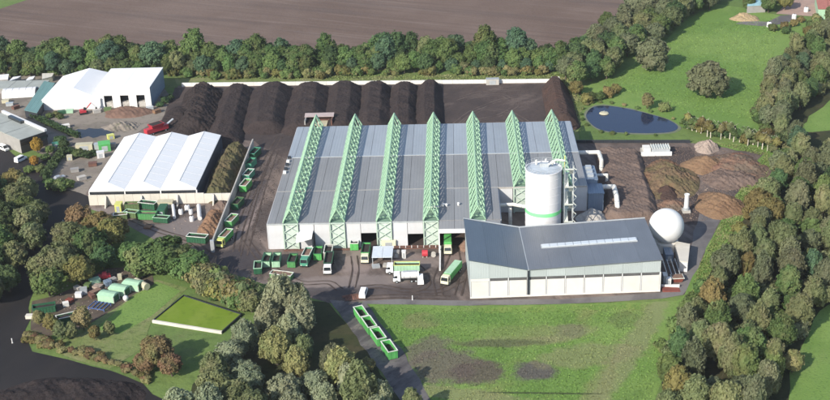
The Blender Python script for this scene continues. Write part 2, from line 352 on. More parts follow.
M['chips_red'] = heap_mat('reddish_wood_chips', (.175, .108, .078), (.125, .105, .082), (.155, .082, .060))
M['green_waste'] = heap_mat('garden_waste', (.145, .100, .064), (.115, .10, .052), (.15, .085, .056), sc=.3)
M['green_waste_b'] = heap_mat('brown_garden_waste', (.105, .083, .05), (.085, .085, .04), None, sc=.3)
M['rubble'] = heap_mat('pale_rubble', (.33, .265, .225), (.26, .21, .18))
M['sand'] = heap_mat('sand', (.33, .25, .15), (.28, .22, .13))
M['pale_heap'] = heap_mat('pale_gravel', (.42, .40, .37), (.36, .34, .32))

HAZE = .00006
if HAZE:
    hm = bpy.data.materials.new('haze'); hm.use_nodes = True; ht = hm.node_tree; ht.nodes.remove(ht.nodes['Principled BSDF'])
    pv = ht.nodes.new('ShaderNodeVolumePrincipled'); pv.inputs['Density'].default_value = HAZE; pv.inputs['Color'].default_value = (.93, .95, 1, 1); pv.inputs['Anisotropy'].default_value = .2
    ht.links.new(pv.outputs[0], ht.nodes['Material Output'].inputs['Volume'])
    hz_ = MB().box(-2600, 2600, -1600, 3600, -1.5, 182).build('haze', hm); hz_['kind'] = 'stuff'
# ---------------------------------------------------------------- the ground and its sheets
def sheet(name, pts, z, m, px=True, kind='structure', label=None):
    p = [G(*q) for q in pts] if px else pts
    mb = MB(); mb.add([(x, y, z) for x, y in p], [tuple(range(len(p)))])
    o = mb.build(name, m); o['kind'] = kind
    if o.data.polygons[0].normal.z < 0: o.data.flip_normals()
    return o
def blob(name, pts, z, m, step=6, wob=.8, seed=1):
    """a ground sheet with a softly uneven outline"""
    r = random.Random(seed); P = [G(*q) for q in pts]; o = []
    for (a, b) in zip(P, P[1:] + P[:1]):
        d = math.dist(a, b); n = max(1, int(d/step))
        for i in range(n):
            t = i/n; o.append((a[0] + (b[0]-a[0])*t + r.uniform(-wob, wob), a[1] + (b[1]-a[1])*t + r.uniform(-wob, wob)))
    return sheet(name, o, z, m, px=False)
def oval(name, c, rx, ry, z, m, seed=1, wob=.2, n=28):
    r = random.Random(seed); x, y = G(*c); p = []
    for i in range(n):
        k = 1 + r.uniform(-wob, wob); p.append((x + rx*k*cos(2*pi*i/n), y + ry*k*sin(2*pi*i/n)))
    return sheet(name, p, z, m, px=False)

sheet('ground', [(-2500, -1500), (2500, -1500), (2500, 3500), (-2500, 3500)], 0, M['grass'], px=False)
blob('ploughed_field', [(-150, 70), (-150, 30), (-20, 13), (0, 9), (28, 0), (90, -25), (700, -25), (640, 4), (612, 20), (575, 40), (560, 52), (525, 62), (300, 62), (150, 60), (0, 62)], .03, M['field'], step=10)
blob('verge', [(175, 78), (330, 76), (560, 74), (578, 84), (584, 100), (580, 120), (578, 140), (572, 146), (566, 118), (560, 84), (540, 81), (178, 85)], .03, M['verge'])
blob('pasture', [(575, 90), (610, 78), (655, 52), (684, 22), (715, 4), (740, 8), (800, 20), (830, 30), (810, 50), (775, 75), (756, 104), (760, 130), (700, 130), (640, 118), (590, 105)], .03, M['meadow'], seed=2)
blob('field_margin', [(795, 132), (850, 80), (850, 128), (812, 132)], .03, M['meadow'], seed=3)
blob('grass_field', [(842, 292), (812, 320), (795, 360), (782, 420), (900, 430), (900, 280)], .03, M['meadow'], seed=4)
mud_, dry_, dark_ = (.125, .108, .086), (.205, .195, .105), (.075, .085, .045)
def meadow_grass(name):
    return mix_mat(name, (.122, .212, .048), [((.175, .262, .070), .022, .4, .62, .8, 0, (1, 1)), ((.18, .185, .075), .05, .54, .68, .6, .6, (1, .5)), ((.085, .155, .036), .12, .5, .72, .6, .5, (1, .4)), ((.19, .25, .10), .9, .52, .78, .45, 0, (1, 1)), ((.068, .11, .032), 1.3, .5, .7, .7, 0, (1, 1))], bump=.15, bump_scale=1.3)
M['south'] = patches(meadow_grass('meadow_near_plant'), [
    ((443, 366), 10, 9, .5, mud_, .9), ((478, 372), 8, 6, 0, (.10, .08, .068), .9), ((425, 350), 9, 5, .9, mud_, .8), ((535, 371), 6.0, 5.0, 0, (.095, .085, .08), .95),
    ((421, 321), 6, 5, 0, (.19, .165, .09), .5), ((560, 333), 11, 4.5, .1, dry_, .55), ((570, 331), 5, 4, 0, mud_, .4), ((515, 341), 16, 3.0, .05, dry_, .5), ((500, 343), 12, 2.2, 0, dark_, .7), ((520, 332), 12, 4.0, .05, (.16, .205, .07), .6),
    ((625, 320), 5, 5, 0, dark_, .35), ((634, 345), 40, 3.6, math.atan2(G(652, 310)[1]-G(594, 400)[1], G(652, 310)[0]-G(594, 400)[0]), (.185, .205, .095), .8), ((596, 392), 20, 3.2, 1.2, (.19, .19, .09), .5), ((470, 318), 15, 4, 0, (.08, .17, .04), .5), ((590, 355), 16, 6, .2, dry_, .55), ((450, 393), 20, 3, -.2, dry_, .6), ((541, 393), 15, .45, -.05, (.04, .05, .025), .8)])
blob('meadow', [(366, 303), (480, 305), (650, 303), (680, 300), (668, 340), (652, 420), (438, 420), (405, 356), (372, 312)], .03, M['south'], seed=5)
blob('fresh_grass_strip', [(478, 308), (560, 305), (642, 302), (640, 309), (560, 311), (480, 313)], .06, M['lime'], step=3, wob=.5, seed=6)
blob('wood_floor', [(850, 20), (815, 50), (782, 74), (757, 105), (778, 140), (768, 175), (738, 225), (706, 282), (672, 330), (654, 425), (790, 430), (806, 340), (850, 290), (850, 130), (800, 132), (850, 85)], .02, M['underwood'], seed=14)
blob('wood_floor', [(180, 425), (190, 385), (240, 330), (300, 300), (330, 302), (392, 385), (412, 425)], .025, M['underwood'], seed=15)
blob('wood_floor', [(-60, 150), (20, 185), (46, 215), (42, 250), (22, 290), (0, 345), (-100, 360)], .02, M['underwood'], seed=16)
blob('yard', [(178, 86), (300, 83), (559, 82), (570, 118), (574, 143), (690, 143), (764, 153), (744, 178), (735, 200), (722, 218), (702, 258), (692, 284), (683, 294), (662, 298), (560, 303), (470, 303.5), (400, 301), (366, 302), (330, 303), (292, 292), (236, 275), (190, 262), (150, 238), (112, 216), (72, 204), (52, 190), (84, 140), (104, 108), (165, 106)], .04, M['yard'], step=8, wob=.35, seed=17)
blob('compost_yard', [(176, 88), (300, 85.5), (558, 84), (569, 120), (300, 128), (285, 160), (254, 142), (222, 136), (150, 134), (160, 108)], .055, M['compost_yard'], seed=18)
blob('gravel_yard', [(-30, 60), (45, 70), (160, 80), (172, 100), (160, 120), (126, 140), (98, 178), (86, 196), (48, 192), (52, 160), (30, 150), (0, 150), (-40, 130)], .06, M['gravel'], seed=19)
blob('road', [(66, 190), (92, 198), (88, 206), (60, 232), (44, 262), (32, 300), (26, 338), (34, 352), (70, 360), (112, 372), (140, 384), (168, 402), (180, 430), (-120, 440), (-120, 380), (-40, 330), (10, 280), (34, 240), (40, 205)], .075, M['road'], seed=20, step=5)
blob('road', [(330, 300), (366, 303), (405, 355), (440, 415), (418, 430), (392, 388)], .075, M['lane'], seed=21, step=4, wob=.3)
blob('road', [(360, 301), (400, 299.5), (470, 300.5), (560, 299), (660, 293), (677, 287), (688, 262), (694, 232), (700, 214), (722, 216), (702, 258), (692, 285), (683, 295), (662, 299), (560, 304), (470, 305.5), (420, 305), (366, 304)], .08, M['tarmac'], seed=22, wob=.25)
blob('forecourt', [(640, 146), (690, 147), (700, 160), (690, 185), (702, 205), (696, 225), (660, 222), (655, 190), (642, 160)], .07, M['compost_yard'], seed=23)
blob('grass_bank', [(700, 140), (742, 146), (782, 146), (770, 176), (740, 226), (706, 282), (690, 300), (676, 304), (690, 286), (702, 258), (722, 218), (738, 196), (748, 176), (764, 153), (735, 150)], .09, M['meadow'], seed=24)
blob('lawn', [(40, 345), (58, 338), (100, 318), (130, 296), (158, 280), (186, 288), (152, 322), (146, 345), (112, 368), (70, 358)], .06, M['verge'], seed=25)
blob('lawn', [(98, 328), (130, 300), (158, 282), (180, 290), (152, 317), (124, 332)], .075, M['meadow'], seed=31)
blob('storage_yard', [(30, 330), (34, 302), (72, 288), (105, 268), (150, 268), (152, 284), (120, 305), (84, 330), (50, 336)], .085, M['mud'], seed=26)
blob('road', [(-60, 146), (6, 148), (24, 160), (50, 156), (58, 150), (44, 182), (66, 190), (60, 206), (36, 214), (10, 196), (-60, 188)], .072, M['road'], seed=28)  # asphalt in shade here; the shade is painted by the near-black material
oval('yard_puddle', (91, 133), 9, 5, .085, M['puddle'], 27, .25)

# pond with a pale rim and a fountain float
pond = [(586, 116), (592, 108), (604, 106), (625, 108.5), (648, 114), (668, 120), (678, 127), (672, 132), (652, 133.5), (626, 133), (604, 131), (592, 125)]
def smooth_loop(P, n=4):
    o = []; k = len(P)
    for i in range(k):
        p0, p1, p2, p3 = (np.array(P[(i+j-1) % k], float) for j in range(4))
        for s in range(n):
            t = s/n; o.append(tuple(.5*((2*p1) + (-p0+p2)*t + (2*p0-5*p1+4*p2-p3)*t*t + (-p0+3*p1-3*p2+p3)*t**3)))
    return o
pl = smooth_loop([G(*q) for q in pond]); cx = sum(p[0] for p in pl)/len(pl); cy = sum(p[1] for p in pl)/len(pl)
sheet('pond_rim', [(cx + (x-cx)*(1.05+rnd.uniform(-.015, .015)), cy + (y-cy)*(1.09+rnd.uniform(-.03, .03))) for x, y in pl], .09, mix_mat('pond_liner', (.15, .165, .12), [((.12, .16, .07), .2, .45, .65, .8, 0, (1, 1))]), px=False)
sheet('pond_water', pl, .12, M['pond'], px=False)
fx, fy = G(604, 114)
t = thing('fountain_float', 'pale round float in the pond near its left end', 'float', (fx, fy, .1))
MB().lathe([(1.5, 0), (2.0, .15), (1.7, .5), (.5, .7)], n=14).build('float_ring', M['beige'], t)
MB().tube((0, 0, .6), (0, 0, 1.3), .12).build('nozzle', M['galv'], t)

# green basin
bas = [(154, 322), (184, 297.5), (241, 316), (222, 333)]
bp = [G(*q) for q in bas]
sheet('basin_water', bp, .5, M['duckweed'], px=False)
t = thing('basin_wall', 'low concrete wall round the duckweed covered basin, pale on its near side', 'wall', (0, 0, 0))
for i in range(4):
    a, b = Vector((*bp[i], 0)), Vector((*bp[(i+1) % 4], 0)); d = (b-a).normalized(); n = Vector((d.y, -d.x, 0))
    c = (a+b)/2; sgn = 1 if (c - Vector((sum(p[0] for p in bp)/4, sum(p[1] for p in bp)/4, 0))).dot(n) > 0 else -1
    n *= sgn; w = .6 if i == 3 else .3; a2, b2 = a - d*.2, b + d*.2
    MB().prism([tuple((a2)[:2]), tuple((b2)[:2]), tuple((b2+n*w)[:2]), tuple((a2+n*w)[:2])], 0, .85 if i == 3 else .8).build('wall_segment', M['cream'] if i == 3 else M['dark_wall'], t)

# ---------------------------------------------------------------- composting hall
hall = thing('composting_hall', 'large flat composting hall carried by seven pale green roof trusses', 'hall', (0, 0, 0))
HX0, HX1, HY1, NX, NY = -52.5, 52.2, 87.0, 22.3, 24.9
def hz(y): return 8.95 + .55*min(max(y, 0), 54.4)/54.4 - (.4*(y-54.4)/32.6 if y > 54.4 else 0)
bands = [(0.0, 24.9), (24.9, 54.4), (54.4, 87.0)]
xs = [HX0]
for k in range(7): xs += [-45+15*k-2.3, -45+15*k+2.3]
xs += [HX1]
for bi, (y0, y1) in enumerate(bands):
    for i in range(len(xs)-1):
        x0, x1 = xs[i], xs[i+1]; under = i % 2 == 1
        if bi == 0:
            if x0 >= NX: continue
            x1 = min(x1, NX)
        g = .10
        z0, z1 = hz(y0+.01) + .06*(2-bi), hz(y1-.01) + .06*(2-bi)
        d = -.12 if under else 0.0
        if not under:
            # two sheets to a bay, a narrow joint between them
            cuts = [x0, (x0+x1)/2, x1]
        else: cuts = [x0, x1]
        for a, b in zip(cuts, cuts[1:]):
            MB().hexa([(a+.05, y0+g, z0-.3+d), (b-.05, y0+g, z0-.3+d), (b-.05, y1, z1-.3+d), (a+.05, y1, z1-.3+d), (a+.05, y0+g, z0+d), (b-.05, y0+g, z0+d), (b-.05, y1, z1+d), (a+.05, y1, z1+d)]).build('roof_sheet', M['green_sheet'] if under else (M['hall_roof_sheen'] if bi == 2 else M['hall_roof']), hall)
MB().box(HX0, HX1, 54.1, 54.7, 9.3, 9.72).build('ridge_cap', M['galv'], hall)
MB().box(HX0, HX1, 24.5, 25.0, 8.85, 9.33).build('roof_gutter', M['concrete'], hall)
MB().box(HX0, 2.4, .02, .2, 0, 8.8).build('wall_lining', M['grey_wall'], hall) if False else None
# walls
panel5 = MB().box(.10, 4.90, -.25, 0, 0, 8.9).mesh('wall_panel', M['hall_panel'])
door_h = {9: 4.6, 6: 5.2, 11: 99, 12: 99}
for k in range(15):
    if k in (11, 12): continue
    if k in (6, 9):
        MB().box(.04, 4.96, -.25, 0, door_h[k], 8.9).build('wall_panel', M['hall_panel'], hall, loc=(HX0+5*k, 0, 0))
    else: put('wall_panel', panel5, hall, (HX0+5*k, 0, 0), mat=M['green_panel'] if k % 3 == 1 else None)
for k in range(15, 21): put('wall_panel', panel5, hall, (HX0+5*k-.2, NY, 0), mat=M['green_panel'] if k % 3 == 1 else None)
MB().box(HX0-.25, HX0, 0, HY1, 0, 8.8).build('side_wall', M['hall_panel'], hall)
MB().box(HX1, HX1+.25, NY, HY1, 0, 8.8).build('side_wall', M['hall_panel'], hall)
MB().box(NX, NX+.25, 0, NY, 0, 8.8).build('side_wall', M['hall_panel'], hall)
MB().box(HX0, HX1, HY1, HY1+.25, 0, 8.75).build('end_wall', M['hall_panel'], hall)
sheet('hall_floor', [(HX0, 0), (NX, 0), (NX, NY), (HX1, NY), (HX1, HY1), (HX0, HY1)], .10, M['compost_yard'], px=False)
MB().box(HX0-.2, 2.4, -.36, -.26, 8.6, 9.05).build('eaves_trim', M['galv'], hall)
# canopy over the truck bay
cw = MB()
for i in range(4):
    MB().hexa([(2.6+4.9*i, -5.4, 8.2), (7.4+4.9*i, -5.4, 8.2), (7.4+4.9*i, -.05, 8.72), (2.6+4.9*i, -.05, 8.72), (2.6+4.9*i, -5.4, 8.4), (7.4+4.9*i, -5.4, 8.4), (7.4+4.9*i, -.05, 8.95), (2.6+4.9*i, -.05, 8.95)]).build('canopy_sheet', M['hall_roof'], hall)
MB().box(2.4, 22.3, -5.7, -5.42, 7.2, 8.6).build('canopy_fascia', M['white'], hall)
for x in (2.6, 12.4, 22.0): MB().box(x-.2, x+.2, -5.4, -5.0, 0, 8.1).build('canopy_post', M['white'], hall)
# porch with a slanted lid
MB().hexa([(-44.6+1.5+.0, -4.8, 4.2), (-37.9, -4.8, 5.6), (-37.9, -.3, 6.3), (-43.1, -.3, 6.0), (-43.1, -4.8, 4.4), (-37.9, -4.8, 5.8), (-37.9, -.3, 6.5), (-43.1, -.3, 6.2)]).build('porch_lid', M['white'], hall)
MB().box(-37.9, -37.6, -4.8, -.3, 0, 5.5).build('shaded_porch_wall', M['dark_wall'], hall)  # near-black colour paints the shade on the porch's right side
# small vents along the left edge of the roof
for y in (47, 50, 53.5, 40, 43): MB().box(-52.3, -51.2, y, y+1.2, 9.2, 10.2).build('roof_vent', M['dark_wall'] if y in (47, 43, 53.5) else M['white'], hall)
for (u, v) in ((443.5, 205.5), (446.5, 205.7), (458.5, 204.5)):
    x, y = G(u, v, 9.4); MB().lathe([(.35, 9.1), (.35, 9.9), (.55, 9.95), (.2, 10.2)], (x, y), 10).build('roof_cowl', M['white'], hall)
# trusses
TB, TH, NMOD = 2.35, 4.35, 18
for k in range(7):
    cx0 = -45+15*k; y0 = 0.0 if cx0 < NX else NY; zb = 9.45; n = NMOD if cx0 < NX else 13
    top = MB().tube((cx0, y0, zb+TH), (cx0, HY1, zb+TH), .27, 8).build('roof_truss', M['truss'], hall)
    auto_smooth(top)
    for s in (-1, 1):
        MB().tube((cx0+s*TB, y0-.3, zb), (cx0+s*TB, HY1+.3, zb), .24, 6).build('bottom_chord', M['truss'], top)
        for yy, e in ((y0, -.0), (HY1, 0)):
            MB().tube((cx0+s*TB, yy, zb), (cx0, yy, zb+TH), .24, 6).build('end_rafter', M['truss'], top)
    st = (HY1-y0)/n
    if k in (0,) or cx0 > NX:
        pass
    dia = {}
    for s in (-1, 1):
        me = MB().tube((0, 0, TH), (s*TB, -st*.95, 0), .26, 5).mesh('diagonal', M['truss'])
        for i in range(1, n+1):
            put('diagonal', me, top, (cx0, y0+st*i, zb))
    lt = MB()
    for i in range(n):
        y = y0+st*(i+.5)
        lt.tube((cx0-TB, y, zb), (cx0+TB, y, zb), .14, 4)
        for s in (-1, 1): lt.tube((cx0, y, zb+TH), (cx0+s*TB, y+st*.1, zb), .15, 4)
    lt.build('lattice_bar', M['truss'], top)['kind'] = 'stuff'
    # lattice column standing before the wall
    for s in (-1, 1):
        MB().box(cx0+s*2.3-.17, cx0+s*2.3+.17, y0-.9, y0-.5, 0, 9.2).build('column', M['lattice'], top)
    for (za, zc) in ((.3, 3.2), (3.2, 6.1), (6.1, 9.0)):
        MB().tube((cx0-2.2, y0-.7, za), (cx0+2.2, y0-.7, zc), .13, 5).build('column_brace', M['lattice'], top)
        MB().tube((cx0+2.2, y0-.62, za), (cx0-2.2, y0-.62, zc), .13, 5).build('column_brace', M['lattice'], top)
    MB().tube((cx0-2.2, y0-.7, 9.0), (cx0+2.2, y0-.7, 9.0), .15, 5).build('column_brace', M['lattice'], top)
x, y = G(432, 202, 12)
MB().box(x-2.2, x+2.2, y-.5, y+.5, 10.2, 10.5).build('service_walkway', M['rim'], hall)
# strip of rust brown kerb at the wall foot
MB().box(HX0+5, 2, -2.0, -1.2, 0, .35).build('wall_kerb', M['rust_brown'], hall)

# filter block at the hall's right end, with its ducts
fb = thing('filter_building', 'filter block, shade painted blue-grey, against the right end of the hall', 'building', (52.6, 24, 0))
MB().box(0, 5.2, 0, 8, 0, 6.5).build('wall', M['blue_clad_shade'], fb); MB().box(-.1, 5.4, -.15, 8.15, 6.5, 6.8).build('roof', M['blue_clad_shade'], fb)  # blue tint of the silo's shadow is painted into the walls
MB().box(0, 4.0, 8.3, 20, 0, 8.0).build('wall', M['blue_clad_shade'], fb); MB().box(-.1, 4.15, 8.2, 20.2, 8.0, 8.3).build('roof', M['blue_clad_shade'], fb)
for y in (11, 14.5, 18): MB().box(.8, 2.8, y-1.0, y+1.0, 8.3, 9.2).build('roof_unit', M['galv'], fb)
def duct(label, pts, r):
    t = thing('air_duct', label, 'duct', (pts[0][0], pts[0][1], 0), 0, 'ducts of the filter plant')
    o = MB().path([(p[0]-pts[0][0], p[1]-pts[0][1], p[2]) for p in pts], r, 10).build('duct_pipe', M['duct'], t); auto_smooth(o)
    for a, b in zip(pts, pts[1:]):
        mid = [(a[i]+b[i])/2-(pts[0][i] if i < 2 else 0) for i in range(3)]
        d = (Vector(b)-Vector(a)).normalized()*.12
        MB().tube(Vector(mid)-d, Vector(mid)+d, r*1.15, 10).build('flange', M['galv'], t)
duct('pale bent duct farthest back beside the brown chip bed', [(52.6, 64.3, 5.2), (60.6, 64.3, 5.2), (60.8, 57, 5.0), (60.8, 57, .2)], .75)
duct('thin blue-grey duct between the two thick pale ones', [(56.6, 43.6, 5.0), (61.2, 43.6, 5.0), (61.2, 43.6, .2)], .5)
duct('thick pale duct nearest the silo, bending down to the ground', [(56.6, 32.2, 5.4), (62.2, 32.2, 5.4), (62.2, 25, 5.0), (62.2, 21, 2.2), (62.2, 21, .2)], .85)
duct('pale thin duct with a ladder frame between silo and chip bed', [(57.6, 56, 3.2), (57.0, 50, 3.2), (57.0, 46, .2)], .4)
# pipe from the hall to the silo
duct('white horizontal pipe from the hall wall to the silo', [(22.6, 17.5, 6.0), (27, 17.5, 6.2), (33, 14, 6.4)], .6)
duct('short pipe dropping from the white pipe behind the slate roof', [(26.0, 16, 5.6), (26.0, 15, 3.0), (26.0, 15, .1)], .6)

# ---------------------------------------------------------------- silo and stair tower
SX, SY, SR, SH = 36.1, 5.0, 5.75, 24.4
silo = thing('silo', 'tall white cylindrical silo with a green ring near its foot', 'silo', (SX, SY, 0))
o = MB().lathe([(SR, 0), (SR, SH-.4), (SR+.15, SH-.4), (SR+.15, SH), (SR-.25, SH), (SR-.25, SH-.5), (.3, SH-.1)], n=56).build('shell', M['silo'], silo); auto_smooth(o, 30)
for i in range(8):
    z = 2.6+2.75*i
    o = MB().lathe([(SR+.003, z), (SR+.035, z+.02), (SR+.035, z+.12), (SR+.003, z+.14)], n=56).build('seam', M['silo'], silo); auto_smooth(o, 60)
o = MB().lathe([(SR-.3, SH-.42), (SR-.3, SH-.32), (.3, SH+.2), (.05, SH+.25)], n=40).build('lid', M['silo_lid'], silo)
o = MB().lathe([(SR+.01, 9.6), (SR+.06, 9.6), (SR+.06, 10.8), (SR+.01, 10.8)], n=56).build('green_band', M['ring_green'], silo); auto_smooth(o, 60)
rl = MB()
for i in range(28):
    a = 2*pi*i/28; b = 2*pi*(i+1)/28
    rl.tube((SR*cos(a), SR*sin(a), SH), (SR*cos(a), SR*sin(a), SH+1.2), .05, 4)
    for z in (.6, 1.2): rl.tube((SR*cos(a), SR*sin(a), SH+z), (SR*cos(b), SR*sin(b), SH+z), .045, 4)
rl.build('railing', M['galv'], silo)['kind'] = 'stuff'
MB().box(-1.2, 1.6, .2, 1.4, SH+.1, SH+1.3).build('roof_box', M['galv'], silo)
MB().path([(1.5, 0, SH+1.0), (4.2, 1.2, SH+2.2), (6.8, .6, SH+2.0)], .32, 8).build('filling_pipe', M['duct'], silo)
MB().tube((6.8, 2.0, SH-1), (6.8, 2.0, SH+3.2), .14, 6).build('mast', M['yellow'], silo)
for a in (.6, 1.3, 2.2): MB().tube((3.6*cos(a), 3.6*sin(a), SH), (3.6*cos(a), 3.6*sin(a), SH+1.6), .3, 8).build('roof_cowl', M['duct'], silo)
MB().box(SR-.1, SR+.35, -1.2, -.85, 0, SH-.4).build('cable_duct', M['dark_wall'], silo)
st = thing('stair_tower', 'open steel stair tower zigzagging up the right side of the silo', 'stairs', (SX+SR+2.3, SY+.5, 0))
for sx in (-1.4, 1.4):
    for sy in (-1.6, 1.6): MB().box(sx-.1, sx+.1, sy-.1, sy+.1, 0, SH+1.0).build('post', M['galv'], st)
nf = 8
for i in range(nf):
    z0 = SH/nf*i; z1 = SH/nf*(i+1); s = 1 if i % 2 == 0 else -1
    MB().box(-1.4, 1.4, s*1.6-(.0 if s > 0 else 0.9), s*1.6+(.9 if s > 0 else .0), z1-.12, z1).build('landing', M['rim'], st)
    x = -.7 if s > 0 else .7
    MB().hexa([(x-.55, -s*1.6, z0-.15), (x+.55, -s*1.6, z0-.15), (x+.55, s*1.6, z1-.15), (x-.55, s*1.6, z1-.15), (x-.55, -s*1.6, z0), (x+.55, -s*1.6, z0), (x+.55, s*1.6, z1), (x-.55, s*1.6, z1)]).build('stair_flight', M['rim'], st)
    MB().tube((1.45, -s*1.6, z0+1.0), (1.45, s*1.6, z1+1.0), .08, 5).build('handrail', M['rim'], st)
    # a hooped guard on the outside
    MB().path([(1.5, -1.6, z0+1.2), (2.6, 0, z0+1.6), (1.5, 1.6, z0+2.2)], .14, 6).build('guard_hoop', M['rim'], st)

# ---------------------------------------------------------------- slate roofed building
rb = thing('boiler_house', 'long cream walled building with slate blue butterfly roof and strip skylight', 'building', (0, 0, 0))
A0 = np.array([12.0, -35.5]); A1 = np.array([67.8, -33.1]); LB = math.dist(A0, A1); ang = math.atan2(A1[1]-A0[1], A1[0]-A0[0])
ex = (A1-A0)/LB; ey = np.array([-ex[1], ex[0]])
def rbp(s, d): p = A0 + ex*s + ey*d; return (float(p[0]), float(p[1]))
K = 17.0; D0 = 27.6
def rz_(s): return 13.0 - 3.8*s/K if s <= K else 9.2 + 1.6*(s-K)/(LB-K)
def rbhexa(s0, s1, d0, d1, za0, za1, zb0, zb1):
    """slab whose lower and upper level vary along the building: za at s0, zb at s1 (low, high)"""
    p = [rbp(s0, d0), rbp(s1, d0), rbp(s1, d1), rbp(s0, d1)]
    return MB().hexa([(*p[0], za0), (*p[1], zb0), (*p[2], zb0), (*p[3], za0), (*p[0], za1), (*p[1], zb1), (*p[2], zb1), (*p[3], za1)])
nb = 10; bw = LB/nb
for i in range(nb):
    s0, s1 = i*bw, (i+1)*bw
    rbhexa(s0+.24, s1-.24, 0, .3, .5, 5.5, .5, 5.5).build('wall_panel', M['cream_panel'], rb)
    rbhexa(s0-.15, s0+.15, -.03, .36, 0, 6.45, 0, 6.45).build('wall_post', M['hall_panel'], rb)
    if i > 0:
        lv = rbhexa(s0+.3, s1-.3, .25, .45, 5.6, 6.45, 5.6, 6.45).build('louvre', M['dark_wall'], rb)
        for j in range(2):
            rbhexa(s0+.3, s1-.3, .12, .24, 5.85+.3*j, 5.89+.3*j, 5.85+.3*j, 5.89+.3*j).build('louvre_blade', M['grey_wall'], lv)
    else:
        rbhexa(s0+.17, s1-.17, .02, .3, 5.58, 6.45, 5.58, 6.45).build('wall_panel', M['cream_panel'], rb)
    sm = [s0, s1] if not (s0 < K < s1) else [s0, K, s1]
    for a, b in zip(sm, sm[1:]):
        rbhexa(a+.02, b-.02, -.02, .3, 6.5, rz_(a)-.3, 6.5, rz_(b)-.3).build('cladding_panel', M['ice'], rb)
rbhexa(LB-.16, LB+.16, -.12, .36, 0, 6.5, 0, 6.5).build('wall_post', M['white'], rb)
rbhexa(-.1, LB+.1, -.06, .4, 0, .48, 0, .48).build('plinth', M['pale_concrete'], rb)
def rwall(d0, d1):
    rbhexa(0, K, d0, d1, 0, 12.7, 0, rz_(K)-.3).build('rear_cladding', M['ice'], rb); rbhexa(K, LB, d0, d1, 0, rz_(K)-.3, 0, 10.5).build('rear_cladding', M['ice'], rb)
rwall(D0-.3, D0)
rbhexa(0, .3, .35, D0-.35, 0, 12.65, 0, 12.6).build('gable_wall', M['ice'], rb); rbhexa(LB-.3, LB, .35, D0-.35, 0, 10.45, 0, 10.45).build('gable_wall', M['ice'], rb)
# roof in sheets
for (sa, sb, n, mm) in ((-.4, K-.12, 3, M['slate']), (K+.12, LB+.5, 6, M['slate_lit'])):
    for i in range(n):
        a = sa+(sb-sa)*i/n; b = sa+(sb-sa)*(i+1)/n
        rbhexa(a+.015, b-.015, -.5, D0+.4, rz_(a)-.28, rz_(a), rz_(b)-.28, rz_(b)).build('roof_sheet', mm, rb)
rbhexa(K-.11, K+.11, -.5, D0+.4, rz_(K)-.4, rz_(K)+.02, rz_(K)-.4, rz_(K)+.02).build('valley_gutter', M['galv'], rb)
rbhexa(-.45, K, D0+.42, D0+.7, 12.8, 13.25, rz_(K)-.1, rz_(K)+.3).build('parapet', M['galv'], rb)
rbhexa(K, LB+.5, D0+.42, D0+.7, rz_(K)-.1, rz_(K)+.3, 10.6, 11.05).build('parapet', M['galv'], rb)
sk0, sk1 = 22.2, 51.2
sk = rbhexa(sk0, sk1, 12.4, 14.6, rz_(sk0)-.05, rz_(sk0)+.35, rz_(sk1)-.05, rz_(sk1)+.35).build('skylight', M['galv'], rb)
for i in range(12):
    a = sk0+.2+(sk1-sk0-.4)*i/12; b = sk0+.2+(sk1-sk0-.4)*(i+1)/12
    rbhexa(a+.08, b-.08, 12.55, 14.45, rz_(a)+.36, rz_(a)+.5, rz_(b)+.36, rz_(b)+.5).build('skylight_pane', mat('milky_pane', (.50, .55, .60), .25, .05) if i == 0 else bpy.data.materials['milky_pane'], sk)
rbhexa(K-.3, K+.25, -.5, -.1, .9, rz_(K)-.4, .9, rz_(K)-.4).build('downpipe', M['dark_wall'], rb)

# ---------------------------------------------------------------- gasholder ball and the plant beside it
gh = thing('gasholder', 'white spherical gasholder behind the end of the slate roof', 'tank', (73.9, -5.2, 0))
MB().lathe([(3.6, 0), (3.6, 2.9), (3.9, 2.95), (3.9, 3.2)], n=32).build('ring_base', M['pale_concrete'], gh)
o = MB().ball((0, 0, 8.2), 5.45, 48, 32).build('ball', M['ball'], gh, smooth=True)
hp = [G(675, 241, 3.6), G(690, 244, 3.6), G(688, 262, 3.6), G(679.5, 261, 3.6)]
hc = (sum(p[0] for p in hp)/4, sum(p[1] for p in hp)/4)
t = thing('gas_hut', 'small white flat roofed hut below the white ball', 'hut', (*hc, 0))
hl = [(p[0]-hc[0], p[1]-hc[1]) for p in hp]
MB().prism([(x*.96, y*.96) for x, y in hl][::-1], 0, 3.4).build('wall', M['white'], t); MB().prism(hl[::-1], 3.4, 3.65).build('roof', M['cream'], t)
sx_, sy_ = G(686, 212)
t = thing('chimney', 'slim white chimney stack standing behind the white ball', 'chimney', (sx_, sy_, 0))
o = MB().lathe([(.85, .5), (.75, 6.2), (.9, 6.25), (.9, 6.6), (.6, 6.6), (.6, 6.2)], n=16).build('stack', M['white'], t); auto_smooth(o)
MB().box(-1.3, 1.3, -1.3, 1.3, 0, .9).build('base', M['concrete'], t); MB().lathe([(1.0, .9), (1.0, 1.7), (.85, 1.8)], n=16).build('flange', M['galv'], t)
x, y = G(677, 281)
t = thing('skip', 'small rust red open skip beside the cream building', 'container', (x, y, 0), .05)
MB().hexa([(-1.2, -1.0, .1), (1.2, -1.0, .1), (1.2, 1.0, .1), (-1.2, 1.0, .1), (-1.8, -1.4, 1.5), (1.8, -1.4, 1.5), (1.8, 1.4, 1.5), (-1.8, 1.4, 1.5)]).build('tub', M['dull_red'], t)
MB().box(-1.9, 1.9, -1.5, 1.5, 1.5, 1.62).build('rim', M['rim'], t)
MB().box(-1.6, 1.6, -1.2, 1.2, 1.62, 1.75).build('load', M['brown_load'], t)
